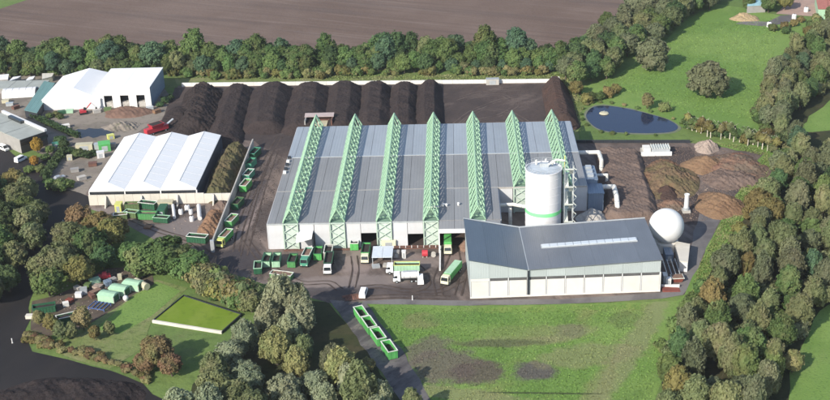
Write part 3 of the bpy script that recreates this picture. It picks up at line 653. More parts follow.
def plantbox(name, label, cat, u, v, dx, dy, dz, m, rz=0, m2=None, grp=None):
    x, y = G(u, v); t = thing(name, label, cat, (x, y, 0), rz, grp)
    MB().box(-dx/2, dx/2, -dy/2, dy/2, .12, dz).build('casing', m, t)
    MB().box(-dx/2-.08, dx/2+.08, -dy/2-.08, dy/2+.08, dz, dz+.12).build('lid', m2 or m, t)
    MB().box(-dx/2+.1, dx/2-.1, -dy/2+.1, dy/2-.1, 0, .12).build('foot', M['concrete'], t)
    MB().box(-dx/4, dx/4, -dy/2-.05, -dy/2, .3, dz*.8).build('hatch', M['galv'], t)
    return t
plantbox('switch_cabinet', 'white cabinet standing left of the rust red skip', 'cabinet', 668, 284, 1.5, 1.6, 2.0, M['white'])
plantbox('switch_cabinet', 'tall grey cabinet tight against the cream building end', 'cabinet', 664.5, 282, 1.0, 2.5, 2.6, M['galv'])
plantbox('pump_unit', 'blue-grey pump unit in the shade between hut and cream building', 'machine', 668, 258, 2.4, 5, 2.4, M['blue_clad_shade'])
plantbox('pump_unit', 'long blue-grey pump unit below the ball beside the slate roof', 'machine', 665, 246, 2.2, 4, 3.0, M['blue_clad_shade'])
x, y = G(672, 271)
t = thing('gas_pipework', 'grey pipe frame between the white hut and the skip', 'pipework', (x, y, 0))
for i in range(4): MB().path([(-2.2+1.2*i, -5, 1.2+.2*i), (-2.2+1.2*i, 4, 1.6+.2*i), (-2.2+1.2*i, 5, .1)], .16, 6).build('pipe', M['galv'] if i % 2 else M['duct'], t)
x, y = G(671, 290)
t = thing('loading_ramp', 'low rust brown ramp at the corner of the cream building', 'ramp', (x, y, 0))
MB().hexa([(-2.6, -1.3, 0), (2.6, -1.3, 0), (2.6, 1.3, 0), (-2.6, 1.3, 0), (-2.6, -1.3, .5), (2.6, -1.3, .12), (2.6, 1.3, .12), (-2.6, 1.3, .5)]).build('ramp_slab', M['dull_red'], t)
MB().box(-2.7, 2.7, 1.3, 1.55, 0, 1.1).build('side_rail', M['white'], t)

# ---------------------------------------------------------------- white tent hall
th = thing('tent_hall', 'white triple gabled tent hall on a cream concrete wall', 'hall', (-121, 37.8, 0))
TW, TD, TE, TR = 12.7, 51.5, 5.6, 7.3
for i in range(3):
    x0, x1 = TW*i, TW*(i+1); xm = (x0+x1)/2
    def slab(a, b, c, d, name, m):
        lo = [(p[0], p[1], p[2]-.12) for p in (a, b, c, d)]
        MB().hexa(lo+[a, b, c, d]).build(name, m, th)
    slab((x0+.04, 0, TE), (xm-.01, 2.6, TR), (xm-.01, TD, TR), (x0+.04, TD, TE), 'roof_slope', M['white_roof'])
    slab((xm+.01, 2.6, TR), (x1-.04, 0, TE), (x1-.04, TD, TE), (xm+.01, TD, TR), 'roof_slope', M['white_roof'])
    MB().add([(x0+.06, -.02, TE), (x1-.06, -.02, TE), (xm, 2.55, TR-.02), (x0+.06, .1, TE-.1), (x1-.06, .1, TE-.1), (xm, 2.6, TR-.15)], [(0, 1, 2), (5, 4, 3), (0, 3, 4, 1), (1, 4, 5, 2), (2, 5, 3, 0)]).build('hip_end', M['white_roof'], th)
    MB().add([(x0+.06, TD, TE-.1), (x1-.06, TD, TE-.1), (xm, TD, TR-.1), (x0+.06, TD-.2, TE-.1), (x1-.06, TD-.2, TE-.1), (xm, TD-.2, TR-.1)], [(2, 1, 0), (3, 4, 5), (0, 1, 4, 3), (1, 2, 5, 4), (2, 0, 3, 5)]).build('gable', M['white_roof'], th)
    MB().box(x0+.05, x1-.05, -.1, .15, 4.95, TE-.13).build('fascia', M['white'], th)
    MB().box(x0+.25, x1-.25, .3, .4, 3.95, 4.95).build('gap_shade_sheet', M['dark_wall'], th)  # dark sheet painted in for the shade of the open gap
    for q in range(1, 9):
        yy = TD*q/9; sm = MB()
        sm.tube((x0+.1, yy, TE+.01), (xm, yy, TR+.02), .07, 4); sm.tube((xm, yy, TR+.02), (x1-.1, yy, TE+.01), .07, 4)
        sm.build('seam', M['hall_panel'], th)
    MB().box(xm-.12, xm+.12, 2.7, TD, TR-.02, TR+.06).build('ridge_cap', M['hall_panel'], th)
    if i: MB().box(x0-.12, x0+.12, 0, TD, TE-.3, TE-.02).build('valley_gutter', M['galv'], th)
for i in range(4): MB().box(TW*i-.2, TW*i+.2, -.15, .28, 3.9, 5.0).build('post', M['white'], th)
MB().box(TW*3-.02, TW*3+.1, .2, TD, 0, 5.4).build('side_curtain', ribbed('dark_blue_curtain', (.045, .058, .085), 1.5, .1, .6, .1, 1), th)
MB().box(-.1, .05, .2, TD, 0, 5.4).build('side_curtain', M['white'], th)
MB().box(0, TW*3, TD-.1, TD+.1, 0, TE-.15).build('end_wall', M['white'], th)
bwal = thing('bunker_wall', 'long cream concrete push wall with buttresses under the white tents', 'wall', (-121.3, 37.5, 0))
nseg = 16
for i in range(nseg):
    a = 50.4*i/nseg; b = 50.4*(i+1)/nseg
    MB().box(a+.03, b-.03, -.35, .15, 0, 3.9 if i < 13 else 3.6).build('wall_block', M['cream'], bwal)
for x in (6.3, 19.0, 31.7, 44.4): MB().hexa([(x-.2, -3.4, 0), (x+.2, -3.4, 0), (x+.2, -.36, 0), (x-.2, -.36, 0), (x-.2, -.9, 3.6), (x+.2, -.9, 3.6), (x+.2, -.36, 3.6), (x-.2, -.36, 3.6)]).build('buttress', M['cream'], bwal)
# long thin wall
lw = thing('retaining_wall', 'long thin concrete wall running from the windrows to the yard', 'wall', (-70.6, -1.0, 0))
for i in range(18): MB().box(-.22, .22, 5*i+.03, 5*i+4.97, 0, 3.8).build('wall_panel', M['concrete'], lw)
MB().box(-.6, .6, -.8, -.02, 0, 4.2).build('end_post', M['galv'], lw)

# concrete wall behind the windrows
bk = thing('compost_wall', 'long pale concrete wall behind the compost windrows', 'wall', (0, 0, 0))
w0, w1 = G(182, 86.5), G(559, 82.5); nn = 36
for i in range(nn):
    a = [w0[j]+(w1[j]-w0[j])*i/nn for j in (0, 1)]; b = [w0[j]+(w1[j]-w0[j])*(i+1)/nn for j in (0, 1)]
    MB().cbox(((a[0]+b[0])/2, (a[1]+b[1])/2, .8), (math.dist(a, b)-.06, .8, 1.6), math.atan2(w1[1]-w0[1], w1[0]-w0[0])).build('wall_block', M['pale_concrete'], bk)
x, y = G(555, 83.5); plantbox('concrete_block', 'pale square block at the right end of the compost wall', 'block', 555.5, 84.5, 3.4, 3.4, 2.9, M['pale_concrete'])
x, y = G(492, 84.5)
plantbox('sump_box', 'dark grey box set into the compost wall', 'box', 492.5, 84.6, 5.6, 2.2, 2.7, M['concrete'], 0, M['galv'])
# dark kerb wall at the chip yard
kw = thing('kerb_wall', 'dark low wall along the grass behind the chip yard', 'wall', (0, 0, 0))
a, b = G(576, 143), G(690, 143)
for i in range(12):
    p = [a[j]+(b[j]-a[j])*(i+.5)/12 for j in (0, 1)]; MB().cbox((p[0], p[1], .6), (math.dist(a, b)/12-.05, .5, 1.2), math.atan2(b[1]-a[1], b[0]-a[0])).build('wall_block', M['dark_wall'], kw)
# hopper shelter behind the hall
t = thing('loading_shelter', 'pinkish roofed loading shelter between windrows and hall', 'shelter', (-46.6, 108, 0))
MB().box(-5.6, 5.6, 3.6, 4.1, 0, 5.0).build('wall', M['rust_brown'], t); MB().box(-5.6, -5.1, -3, 3.6, 0, 4.8).build('wall', M['grey_wall'], t); MB().box(5.1, 5.6, -3, 3.6, 0, 4.8).build('wall', M['rust_brown'], t)
MB().hexa([(-5.9, 1.2, 4.8), (5.9, 1.2, 4.8), (5.9, 4.3, 5.2), (-5.9, 4.3, 5.2), (-5.9, 1.2, 5.0), (5.9, 1.2, 5.0), (5.9, 4.3, 5.5), (-5.9, 4.3, 5.5)]).build('roof', mat('pinkish_sheet', (.36, .30, .29), .7, .1), t)
MB().hexa([(-2.2, -1.5, .1), (2.4, -1.5, .1), (2.4, 1.8, .1), (-2.2, 1.8, .1), (-3.4, -2.3, 2.8), (3.4, -2.3, 2.8), (3.4, 2.4, 2.8), (-3.4, 2.4, 2.8)]).build('hopper', M['beige'], t)

# ---------------------------------------------------------------- white sheds and the farm yard, upper left
x0, yf = G(98.5, 108.5); x1, _ = G(152.5, 106.5); xb, yb = G(114, 69, 9); 
ws = thing('white_shed', 'tall flat white shed with three dark bays in its front', 'shed', (x0, yf, 0))
W, Dp, Hh = x1-x0, max(20, yb-yf), 9.0
nbay = 3; pw = .9; bwid = 3.6; off = 3.0; gap = (W-off-2.6-3*bwid)/2
MB().box(0, W, 0, .3, 5.6, Hh-.1).build('wall', M['white'], ws)
xx = 0
edges = []
for i in range(3): edges.append((off+i*(bwid+gap), off+i*(bwid+gap)+bwid))
prev = 0
for (a, b) in edges + [(W, W)]:
    MB().box(prev, a, 0, .3, 0, 5.6).build('pier', M['white'], ws); prev = b
for (a, b) in edges:
    MB().box(a, b, 3.5, 3.7, 0, 5.6).build('bay_wall', M['dark_wall'], ws); MB().box(a+.3, b-.3, .8, 3.2, 0, 2.4).build('bay_load', M['pale_heap'], ws)
MB().box(W-.3, W, .3, Dp, 0, Hh-.1).build('side_wall', M['blue_clad_shade'], ws); MB().box(0, .3, .3, Dp, 0, Hh-.1).build('side_wall', M['white'], ws); MB().box(.3, W-.3, Dp-.3, Dp, 0, Hh-.1).build('end_wall', M['white'], ws)  # right wall of the white shed: its shade is painted as blue-grey
for i in range(4): MB().box(W*i/4+.02-.15*(i == 0), W*(i+1)/4-.02+.15*(i == 3), -.2, Dp+.2, Hh-.1, Hh+.15).build('roof_sheet', M['white_roof'], ws)
x0, yf = G(43.5, 110.5); x1, _ = G(102, 108.5)
W2 = x1-x0; yb2 = G(65, 75.5, 5)[1]; D2 = yb2-yf
wg = thing('gabled_shed', 'white gabled shed with plain front left of the tall white shed', 'shed', (x0, yf, 0))
E2, R2 = 4.6, 8.2
MB().box(0, W2, 0, .3, 0, E2).build('wall', M['white'], wg); MB().box(0, .3, .3, D2, 0, E2-.1).build('side_wall', M['white'], wg); MB().box(W2-.3, W2, .3, D2, 0, E2-.1).build('side_wall', M['white'], wg); MB().box(.3, W2-.3, D2-.3, D2, 0, E2-.1).build('end_wall', M['white'], wg)
xm = W2*.5
MB().hexa([(-.2, -.2, E2-.1), (xm, -.2+5.0, R2-.2), (xm, D2, R2-.2), (-.2, D2+.2, E2-.1), (-.2, -.2, E2+.1), (xm, 5.0-.2, R2), (xm, D2, R2), (-.2, D2+.2, E2+.1)]).build('roof_slope', M['white_roof'], wg)
MB().hexa([(xm+.01, 4.8, R2-.2), (W2+.2, -.2, E2-.1), (W2+.2, D2+.2, E2-.1), (xm+.01, D2, R2-.2), (xm+.01, 4.8, R2), (W2+.2, -.2, E2+.1), (W2+.2, D2+.2, E2+.1), (xm+.01, D2, R2)]).build('roof_slope', M['white_roof'], wg)
MB().add([(-.2, -.22, E2+.1), (W2+.2, -.22, E2+.1), (xm, 4.78, R2+.01), (0, .1, E2), (W2, .1, E2), (xm, 4.9, R2-.1)], [(0, 1, 2), (5, 4, 3), (0, 3, 4, 1), (1, 4, 5, 2), (2, 5, 3, 0)]).build('hip_end', M['white_roof'], wg)
MB().add([(0, D2-.05, E2), (W2, D2-.05, E2), (xm, D2-.05, R2-.2), (0, D2-.2, E2), (W2, D2-.2, E2), (xm, D2-.2, R2-.2)], [(2, 1, 0), (3, 4, 5), (0, 1, 4, 3), (1, 2, 5, 4), (2, 0, 3, 5)]).build('gable', M['white'], wg)
def shed4(name, label, cat, roofpx, z, roofm, wallm, slope=0.0, over=.3):
    """a shed from the four corners of its roof as they lie at height z"""
    p = [G(u, v, z) for u, v in roofpx]; c = (sum(q[0] for q in p)/4, sum(q[1] for q in p)/4)
    t = thing(name, label, cat, (*c, 0)); l = [(q[0]-c[0], q[1]-c[1]) for q in p]
    ar = sum(l[i][0]*l[(i+1) % 4][1]-l[(i+1) % 4][0]*l[i][1] for i in range(4))
    if ar < 0: l = l[::-1]
    for i in range(4):
        a, b = Vector(l[i])*.97, Vector(l[(i+1) % 4])*.97; d = (b-a).normalized(); n = Vector((-d.y, d.x))*.25
        MB().prism([tuple(a), tuple(b - d*.26), tuple(b - d*.26 + n), tuple(a + n)], 0, z-.2).build('wall', wallm[i] if isinstance(wallm, list) else wallm, t)
    for i in range(3):
        q = [Vector(l[0]).lerp(Vector(l[1]), i/3+.004), Vector(l[0]).lerp(Vector(l[1]), (i+1)/3-.004), Vector(l[3]).lerp(Vector(l[2]), (i+1)/3-.004), Vector(l[3]).lerp(Vector(l[2]), i/3+.004)]
        MB().prism([tuple(v) for v in q], z-.2, z).build('roof_sheet', roofm, t)
    return t, l
shed4('lean_to', 'low teal roofed lean-to left of the gabled white shed', 'shed', [(24, 110), (37, 113), (55, 83), (44, 81)], 3.6, M['teal'], M['dark_wall'])
t, l = shed4('farm_building', 'grey flat roofed building with dark walls at the left edge', 'building', [(-23, 121), (20, 140), (47, 131), (4, 112)], 6.0, M['farm_roof'], [M['grey_wall'], M['farm_wall'], M['farm_wall'], M['farm_wall']])
pa, pb = Vector(l[2]), Vector(l[3])
L4 = [Vector(q) for q in l]
def edge_near(px):  # the roof edge closest to a photo line
    best = None
    for i in range(4):
        mid = (L4[i]+L4[(i+1) % 4])/2 + Vector(t.location[:2]); q = Vector(G(*px, 6)); d = (mid-q).length
        if best is None or d < best[0]: best = (d, i)
    return best[1]
i = edge_near((25, 121)); a, b = L4[i], L4[(i+1) % 4]; d = (b-a).normalized(); n = Vector((-d.y, d.x))
MB().prism([tuple(a), tuple(b), tuple(b+n*1.1), tuple(a+n*1.1)], 6.02, 6.9).build('roof_upstand', M['white'], t)
MB().prism([tuple(a.lerp(b, .45)+n*1.4), tuple(a.lerp(b, .75)+n*1.4), tuple(a.lerp(b, .75)+n*2.8), tuple(a.lerp(b, .45)+n*2.8)], 6.02, 7.2).build('roof_light', M['glass'], t)
i = edge_near((8, 137)); a, b = L4[i], L4[(i+1) % 4]; d = (b-a).normalized(); n = Vector((-d.y, d.x))
MB().prism([tuple(a-n*.04), tuple(b-n*.04), tuple(b-n*.10), tuple(a-n*.10)][::-1], 3.4, 4.6).build('window_band', M['glass'], t)
for (lab, px, z) in (('long white tunnel roof in the upper left farm yard', (20, 93), 3.2),):
    a, b = G(4, 96), G(37, 94)
    t = thing('polytunnel', lab, 'tunnel', (*a, 0), math.atan2(b[1]-a[1], b[0]-a[0])); Ln = math.dist(a, b); mb = MB(); n = 10; vv = []; ff = []
    for k in range(2):
        for i in range(n+1): vv.append((Ln*k, cos(pi*i/n)*4.2, sin(pi*i/n)*3.2))
    for i in range(n): ff.append((i, i+1, n+2+i, n+1+i))
    ff.append(tuple(range(n, -1, -1))); ff.append(tuple(range(n+1, 2*n+2)))
    mb.add(vv, ff); auto_smooth(mb.build('cover', M['white'], t), 50)
    for i in range(6): MB().lathe([(4.25, 0), (4.3, 0)], n=3).v
    for i in range(5):
        ar = [(Ln*(i+.5)/5, cos(pi*j/8)*4.24, sin(pi*j/8)*3.24) for j in range(9)]
        hb = MB()
        for p, q in zip(ar, ar[1:]): hb.tube(p, q, .07, 4)
        hb.build('hoop', M['galv'], t)
shed4('low_shed', 'long pale grey low roof behind the white tunnel', 'shed', [(-10, 89), (42, 88), (50, 80), (0, 81)], 2.4, M['farm_roof'], M['grey_wall'])
shed4('low_shed', 'small white roofed shed at the far left below the trees', 'shed', [(-4, 80), (8, 79), (9, 74), (-2, 75)], 2.6, M['white_roof'], M['grey_wall'])
shed4('low_shed', 'narrow white roof left of the cream store, second from edge', 'shed', [(9, 81), (18, 78), (21, 76), (13, 77)], 2.4, M['white_roof'], M['grey_wall'])
shed4('low_shed', 'narrow white roof just left of the cream store', 'shed', [(25, 81), (33, 79), (35, 76), (29, 77)], 2.4, M['white_roof'], M['grey_wall'])
shed4('low_shed', 'small cream coloured store below the trees by the teal roof', 'shed', [(42, 79), (52, 76.5), (54, 73), (42, 73.5)], 2.6, M['cream'], M['beige'])
# garden wall / hedge strips
def hedge(label, pts, w, h, m, name='hedge', cat='hedge', seed=3):
    P = [G(*q) for q in pts]; c = P[0]; o = thing(name, label, cat, (*c, 0))
    r = random.Random(seed); V = []; F = []
    tot = 0
    for a, b in zip(P, P[1:]):
        L_ = math.dist(a, b); n = int(L_*h*14)
        d = ((b[0]-a[0])/L_, (b[1]-a[1])/L_)
        for i in range(n):
            s = r.uniform(0, L_); ww = r.gauss(0, .33)*w; z = h*(1-abs(r.gauss(0, .3))); z = max(.1, z)
            p = np.array([a[0]-c[0]+d[0]*s-d[1]*ww, a[1]-c[1]+d[1]*s+d[0]*ww, z])
            u = np.array([r.gauss(0, 1) for _ in range(3)]); u /= np.linalg.norm(u); v = np.cross(u, [r.gauss(0, 1) for _ in range(3)]); v /= np.linalg.norm(v)
            e = r.uniform(.2, .45); b0 = len(V); V += [tuple(p-u*e-v*e), tuple(p+u*e-v*e), tuple(p+u*e+v*e), tuple(p-u*e+v*e)]; F.append((b0, b0+1, b0+2, b0+3))
    mb = MB(); mb.v = V; mb.f = F; mb.build('foliage', m, o)
    cb = MB()
    for a, b in zip(P, P[1:]): cb.cbox(((a[0]+b[0])/2-c[0], (a[1]+b[1])/2-c[1], h*.38), (math.dist(a, b), w*.6, h*.76), math.atan2(b[1]-a[1], b[0]-a[0]))
    cb.build('core', m, o)
    return o

# ---------------------------------------------------------------- heaps
def heap(name, label, cat, c, rx, ry, h, m, seed, rz=0.0, flat=.0, rough=.45, group=None, n=56, sharp=1.0, end=1.0):
    """a mound: flat = share of the width that is level on top"""
    r = random.Random(seed); ph = [r.uniform(0, 6.28) for _ in range(12)]
    mb = MB(); nx = n; ny = int(n*max(.6, min(2.0, ry/rx))); V = []; F = []
    def nz(x, y):
        return (sin(x*.55+ph[0]+1.3*sin(y*.4+ph[1]))*.5 + sin(y*.8+ph[2]+sin(x*.7+ph[3]))*.5 + sin(x*1.7+ph[4])*sin(y*1.9+ph[5])*.5 + sin(x*3.1+ph[6]+y*2.3)*.25)
    rr = np.random.RandomState(seed)
    jit = rr.uniform(-1, 1, (ny+1, nx+1))
    for j in range(ny+1):
        for i in range(nx+1):
            u = -1.12+2.24*i/nx; v = -1.12+2.24*j/ny
            wob = 1 + .07*sin(3*math.atan2(v, u)+ph[7]) + .05*sin(5*math.atan2(v, u)+ph[8])
            if end == 1.0: d = math.hypot(u, v)/wob
            else: # elongated ridge: rounded only at its ends
                e = max(0, (abs(v)-(1-end))/end); d = math.hypot(u, e)/wob
            k = max(0., min(1., (1-d)/max(1e-3, 1-flat)))
            z = h*(k**sharp)
            x, y = u*rx, v*ry
            if z > 0: z += nz(x, y)*rough*min(1, k*3) + jit[j, i]*.5*rough*min(1, k*3)
            V.append((x, y, max(-.3, z) if z > .02 else -.3)); 
    for j in range(ny):
        for i in range(nx):
            q = (j*(nx+1)+i, j*(nx+1)+i+1, (j+1)*(nx+1)+i+1, (j+1)*(nx+1)+i)
            if any(V[k][2] > -.29 for k in q): F.append(q)
    used = sorted({i for q in F for i in q}); mp = {k: i for i, k in enumerate(used)}
    mb.v = [V[k] for k in used]; mb.f = [tuple(mp[k] for k in q) for q in F]
    x, y = c if not isinstance(c[0], str) else G(*c[1:])
    o = mb.build(name, m, None, True, (x, y, .02), rz)
    return tag(o, label, cat, group)
# windrows: valley lines measured, each ridge between two of them
wl = [-92, -78.6, -62, -45.5, -31.7, -18.8, -7.6, 3.0]
lab = ['dark brown compost windrow at the left, beside the black mound', 'compost windrow second from the black mound, reaching the tent end', 'compost windrow left of the loading shelter', 'compost windrow behind the loading shelter', 'compost windrow third from the open floor', 'compost windrow second from the open floor', 'compost windrow next to the open floor behind the middle truss']
for i in range(7):
    xc = (wl[i]+wl[i+1])/2; w = (wl[i+1]-wl[i])/2
    y0 = [88, 103, 101, 102, 100, 100, 100][i]; y1 = 163.5-(i*.9)*.6
    heap('compost_windrow', lab[i], 'compost heap', (xc - .04*w, (y0+y1)/2), w*1.16, (y1-y0)/2, [3.5, 3.9, 3.6, 4.0, 3.7, 3.4, 3.8][i], M['compost'], 30+i, rz=[.06, .055, .05, .035, .03, .02, .015][i], flat=.34, rough=[.3, .22, .28, .2, .25, .3, .22][i], group='compost windrows behind the hall', n=40, end=.22, sharp=.9)
heap('compost_mound', 'black compost mound at the left end of the windrows', 'compost heap', (-100, 132), 9.5, 31, 4.6, M['compost_dark'], 41, rz=.10, flat=.25, rough=.6, end=.3)
heap('compost_mound', 'low dark compost mound by the red machine', 'compost heap', G(183, 118), 9, 16, 3.4, M['compost_dark'], 42, flat=.1, rough=.3)
heap('compost_windrow', 'reddish brown compost ridge at the right end of the open floor', 'compost heap', (51.5, 128), 6.2, 28, 5.2, M['compost_red'], 43, flat=.25, rough=.3, end=.2, sharp=.9)
# right hand chip yard
def heap_px(name, label, c, rx, ry, h, m, seed, **k): return heap(name, label, k.pop('cat', 'heap'), G(*c), rx, ry, h, m, seed, **k)
a = G(603, 153); b = G(641, 153); c_ = G(657, 222); d_ = G(610, 222)
heap('chip_bed', 'broad flat topped bed of brown wood chips right of the ducts', 'heap', ((a[0]+b[0]+c_[0]+d_[0])/4-1.2, (a[1]+c_[1])/2+.5), 9.0, 30.5, 2.6, M['chips'], 50, rz=-.045, flat=.72, rough=.3, n=56, end=.12)
heap_px('waste_heap', 'mixed red and green garden waste heap beside the chip bed', (668, 180), 11, 18, 3.0, M['green_waste'], 51, flat=.3, rough=.7, rz=-.1)
heap_px('waste_heap', 'small dark brown cone heap in front of the garden waste', (667, 194), 4.2, 5.5, 3.4, M['compost_red'], 52, rough=.2)
heap_px('chip_heap', 'tan conical chip heap in front of the pinkish rubble', (706, 166), 8.6, 9.5, 4.0, M['chips_tan'], 53, rough=.25)
heap_px('chip_heap', 'broad reddish heap along the grass bank', (736, 168), 12, 14, 2.6, M['chips_red'], 54, flat=.3, rough=.55)
heap_px('chip_heap', 'grey-brown heap in front of the broad reddish heap', (731, 180), 11, 9, 2.3, M['chips'], 58, flat=.3, rough=.55)
heap_px('chip_heap', 'round orange-brown chip heap nearest the chimney', (720, 206), 9, 11, 3.2, M['chips_tan'], 55, flat=.25, rough=.4)
heap_px('rubble_pile', 'pinkish pale rubble pile behind the tan heap', (706, 149), 4.6, 5.5, 3.2, M['rubble'], 56, flat=.3, rough=.6)
heap_px('gravel_heap', 'pale gravel heap in the shade gap below the ducts', (592, 219), 5.2, 6.5, 3.6, M['pale_heap'], 57, flat=.1, rough=.4)
heap_px('waste_heap', 'small reddish heap behind the chimney', (672, 206), 5.5, 4.2, 1.8, M['chips_red'], 59, rough=.4)
# heap beside the tents, heaps in front of the wall
heap('waste_heap', 'long brown garden waste heap between tent hall and thin wall', 'heap', (-76.6, 62), 5.7, 25.5, 4.4, M['green_waste_b'], 60, flat=.35, rough=.8, end=.2)
heap_px('waste_heap', 'orange-brown heap at the foot of the thin wall', (212, 224), 4.2, 13, 2.8, M['orange_wood'], 61, rough=.5)
heap_px('waste_heap', 'small brown heap in the angle of cream and thin wall', (222, 208), 4.5, 4.5, 2.4, M['chips'], 62, rough=.5)
heap_px('soil_heap', 'flat reddish soil heap before the tall white shed', (128, 113), 11, 7, 1.8, mix_mat('red_soil', (.17, .105, .08), [((.11, .07, .055), .3, .45, .65, .7, 0, (1, 1))]), 63, flat=.4, rough=.3)
heap_px('rubble_pile', 'pale rubble pile right of the farm puddle', (122, 127), 8, 6, 1.6, M['gravel'], 64, flat=.3, rough=.5)
heap_px('sand_heap', 'orange sand heap in the far corner of the green pasture', (745, 19), 7.5, 5.5, 2.8, M['sand'], 65, flat=.2, rough=.5)

heap('compost_mound', 'wide low black heap in the bottom left corner', 'compost heap', G(62, 408), 24, 15, 2.6, M['compost_dark'], 72, flat=.5, rough=.5, rz=-.15, n=80)
# container with pale slats at the chip yard
x, y = G(656, 156)
t = thing('slatted_container', 'white based container with a grey slatted cage at the chip yard', 'container', (x, y, 0))
MB().box(-5.6, 5.8, -.3, .3, 0, 1.6).build('base_wall', M['white'], t); MB().box(-5.2, 5.2, .3, 5.2, 0, 1.4).build('body', M['concrete'], t)
MB().box(-1.6, 5.2, .6, 5.0, 1.4, 2.6).build('cage_floor', M['galv'], t)
for i in range(8): MB().box(-1.5+.92*i, -1.2+.92*i, .5, 5.1, 2.6, 3.0).build('slat', M['rim'], t)
MB().box(-4.6, -1.9, .8, 4.6, 1.4, 2.7).build('cabin', M['pale_concrete'], t)

# ---------------------------------------------------------------- vehicles and containers
def container(label, x, y, rz, L=6.4, W=2.5, H=2.3, body='green', rim='rim', load='soil_load', group='open roll-off containers', fill=.75, name='skip_container', z=0):
    t = thing(name, label, 'container', (x, y, z), rz, group)
    b = MB(); l, w = L/2, W/2
    b.box(-l, l, -w, w, .25, .4)
    b.box(-l, l, -w, -w+.1, .4, H); b.box(-l, l, w-.1, w, .4, H); b.box(-l, -l+.1, -w+.1, w-.1, .4, H); b.box(l-.1, l, -w+.1, w-.1, .4, H)
    n = int(L/.9)
    for i in range(n+1):
        xx = -l+.15+(L-.3)*i/n
        b.box(xx-.07, xx+.07, -w-.09, -w, .3, H-.08); b.box(xx-.07, xx+.07, w, w+.09, .3, H-.08)
    for yy in (-.7, .7): b.box(-l-.08, -l, yy-.08, yy+.08, .3, H-.1); b.box(l, l+.08, yy-.08, yy+.08, .3, H-.1)
    b.build('body', M[body], t)
    q = MB(); q.box(-l-.1, l+.1, -w-.14, -w+.12, H, H+.16); q.box(-l-.1, l+.1, w-.12, w+.14, H, H+.16); q.box(-l-.1, -l+.14, -w+.12, w-.12, H, H+.16); q.box(l-.14, l+.1, -w+.12, w-.12, H, H+.16)
    q.build('rim', M[rim], t)
    for s in (-1, 1): MB().box(-l+.2, l-.2, s*.6-.1, s*.6+.1, 0, .25).build('skid', M['black'], t)
    if load:
        r = random.Random(int(abs(x*31+y*17))); V = []; F = []; nx, ny = 10, 5
        for j in range(ny+1):
            for i in range(nx+1): V.append((-l+.12+(L-.24)*i/nx, -w+.12+(W-.24)*j/ny, H*fill+r.uniform(-.15, .15)+.25*(1-abs(2*i/nx-1))))
        for j in range(ny):
            for i in range(nx): F.append((j*(nx+1)+i, j*(nx+1)+i+1, (j+1)*(nx+1)+i+1, (j+1)*(nx+1)+i))
        mb = MB(); mb.v = V; mb.f = F; mb.build('load', M[load], t, True)
    return t
def wheel_mesh():
    return MB().tube((0, -.16, 0), (0, .16, 0), .5, 14).mesh('wheel', M['black'])
WHEEL = wheel_mesh(); RIMM = MB().tube((0, -.18, 0), (0, .18, 0), .27, 10).mesh('wheel_rim', M['galv'])
def wheels(t, xs, w):
    for x in xs:
        for s in (-1, 1):
            o = put('wheel', WHEEL, t, (x, s*w, .5)); put('wheel_rim', RIMM, o)
def cab(t, x0, m, w=1.22, L=2.2, H=3.0):
    mb = MB(); z0 = .6
    mb.prism([(x0, -w), (x0+L, -w), (x0+L, w), (x0, w)], z0, 1.7)
    mb.hexa([(x0, -w, 1.7), (x0+L, -w, 1.7), (x0+L, w, 1.7), (x0, w, 1.7), (x0+.05, -w+.1, H), (x0+L-.35, -w+.1, H), (x0+L-.35, w-.1, H), (x0+.05, w-.1, H)])
    c = mb.build('cab', m, t)
    MB().hexa([(x0+L-.02, -w+.12, 1.75), (x0+L+.03, -w+.12, 1.72), (x0+L+.03, w-.12, 1.72), (x0+L-.02, w-.12, 1.75), (x0+L-.34, -w+.2, H-.25), (x0+L-.28, -w+.2, H-.25), (x0+L-.28, w-.2, H-.25), (x0+L-.34, w-.2, H-.25)]).build('windscreen', M['glass'], c)
    for s in (-1, 1):
        MB().box(x0+.9, x0+L-.5, s*w-.04*(s < 0)-.0, s*w+.04*(s > 0)+.0, 1.75, 2.5).build('side_window', M['glass'], c)
        MB().box(x0+L, x0+L+.05, s*.85-.2, s*.85+.2, .8, 1.05).build('headlight', M['rim'], c)
        MB().box(x0+L-.25, x0+L-.1, s*(w+.2)-.1, s*(w+.2)+.1, 1.9, 2.5).build('mirror', M['black'], c)
    MB().box(x0+L, x0+L+.12, -w, w, .45, .75).build('bumper', M['black'], c)
    return c
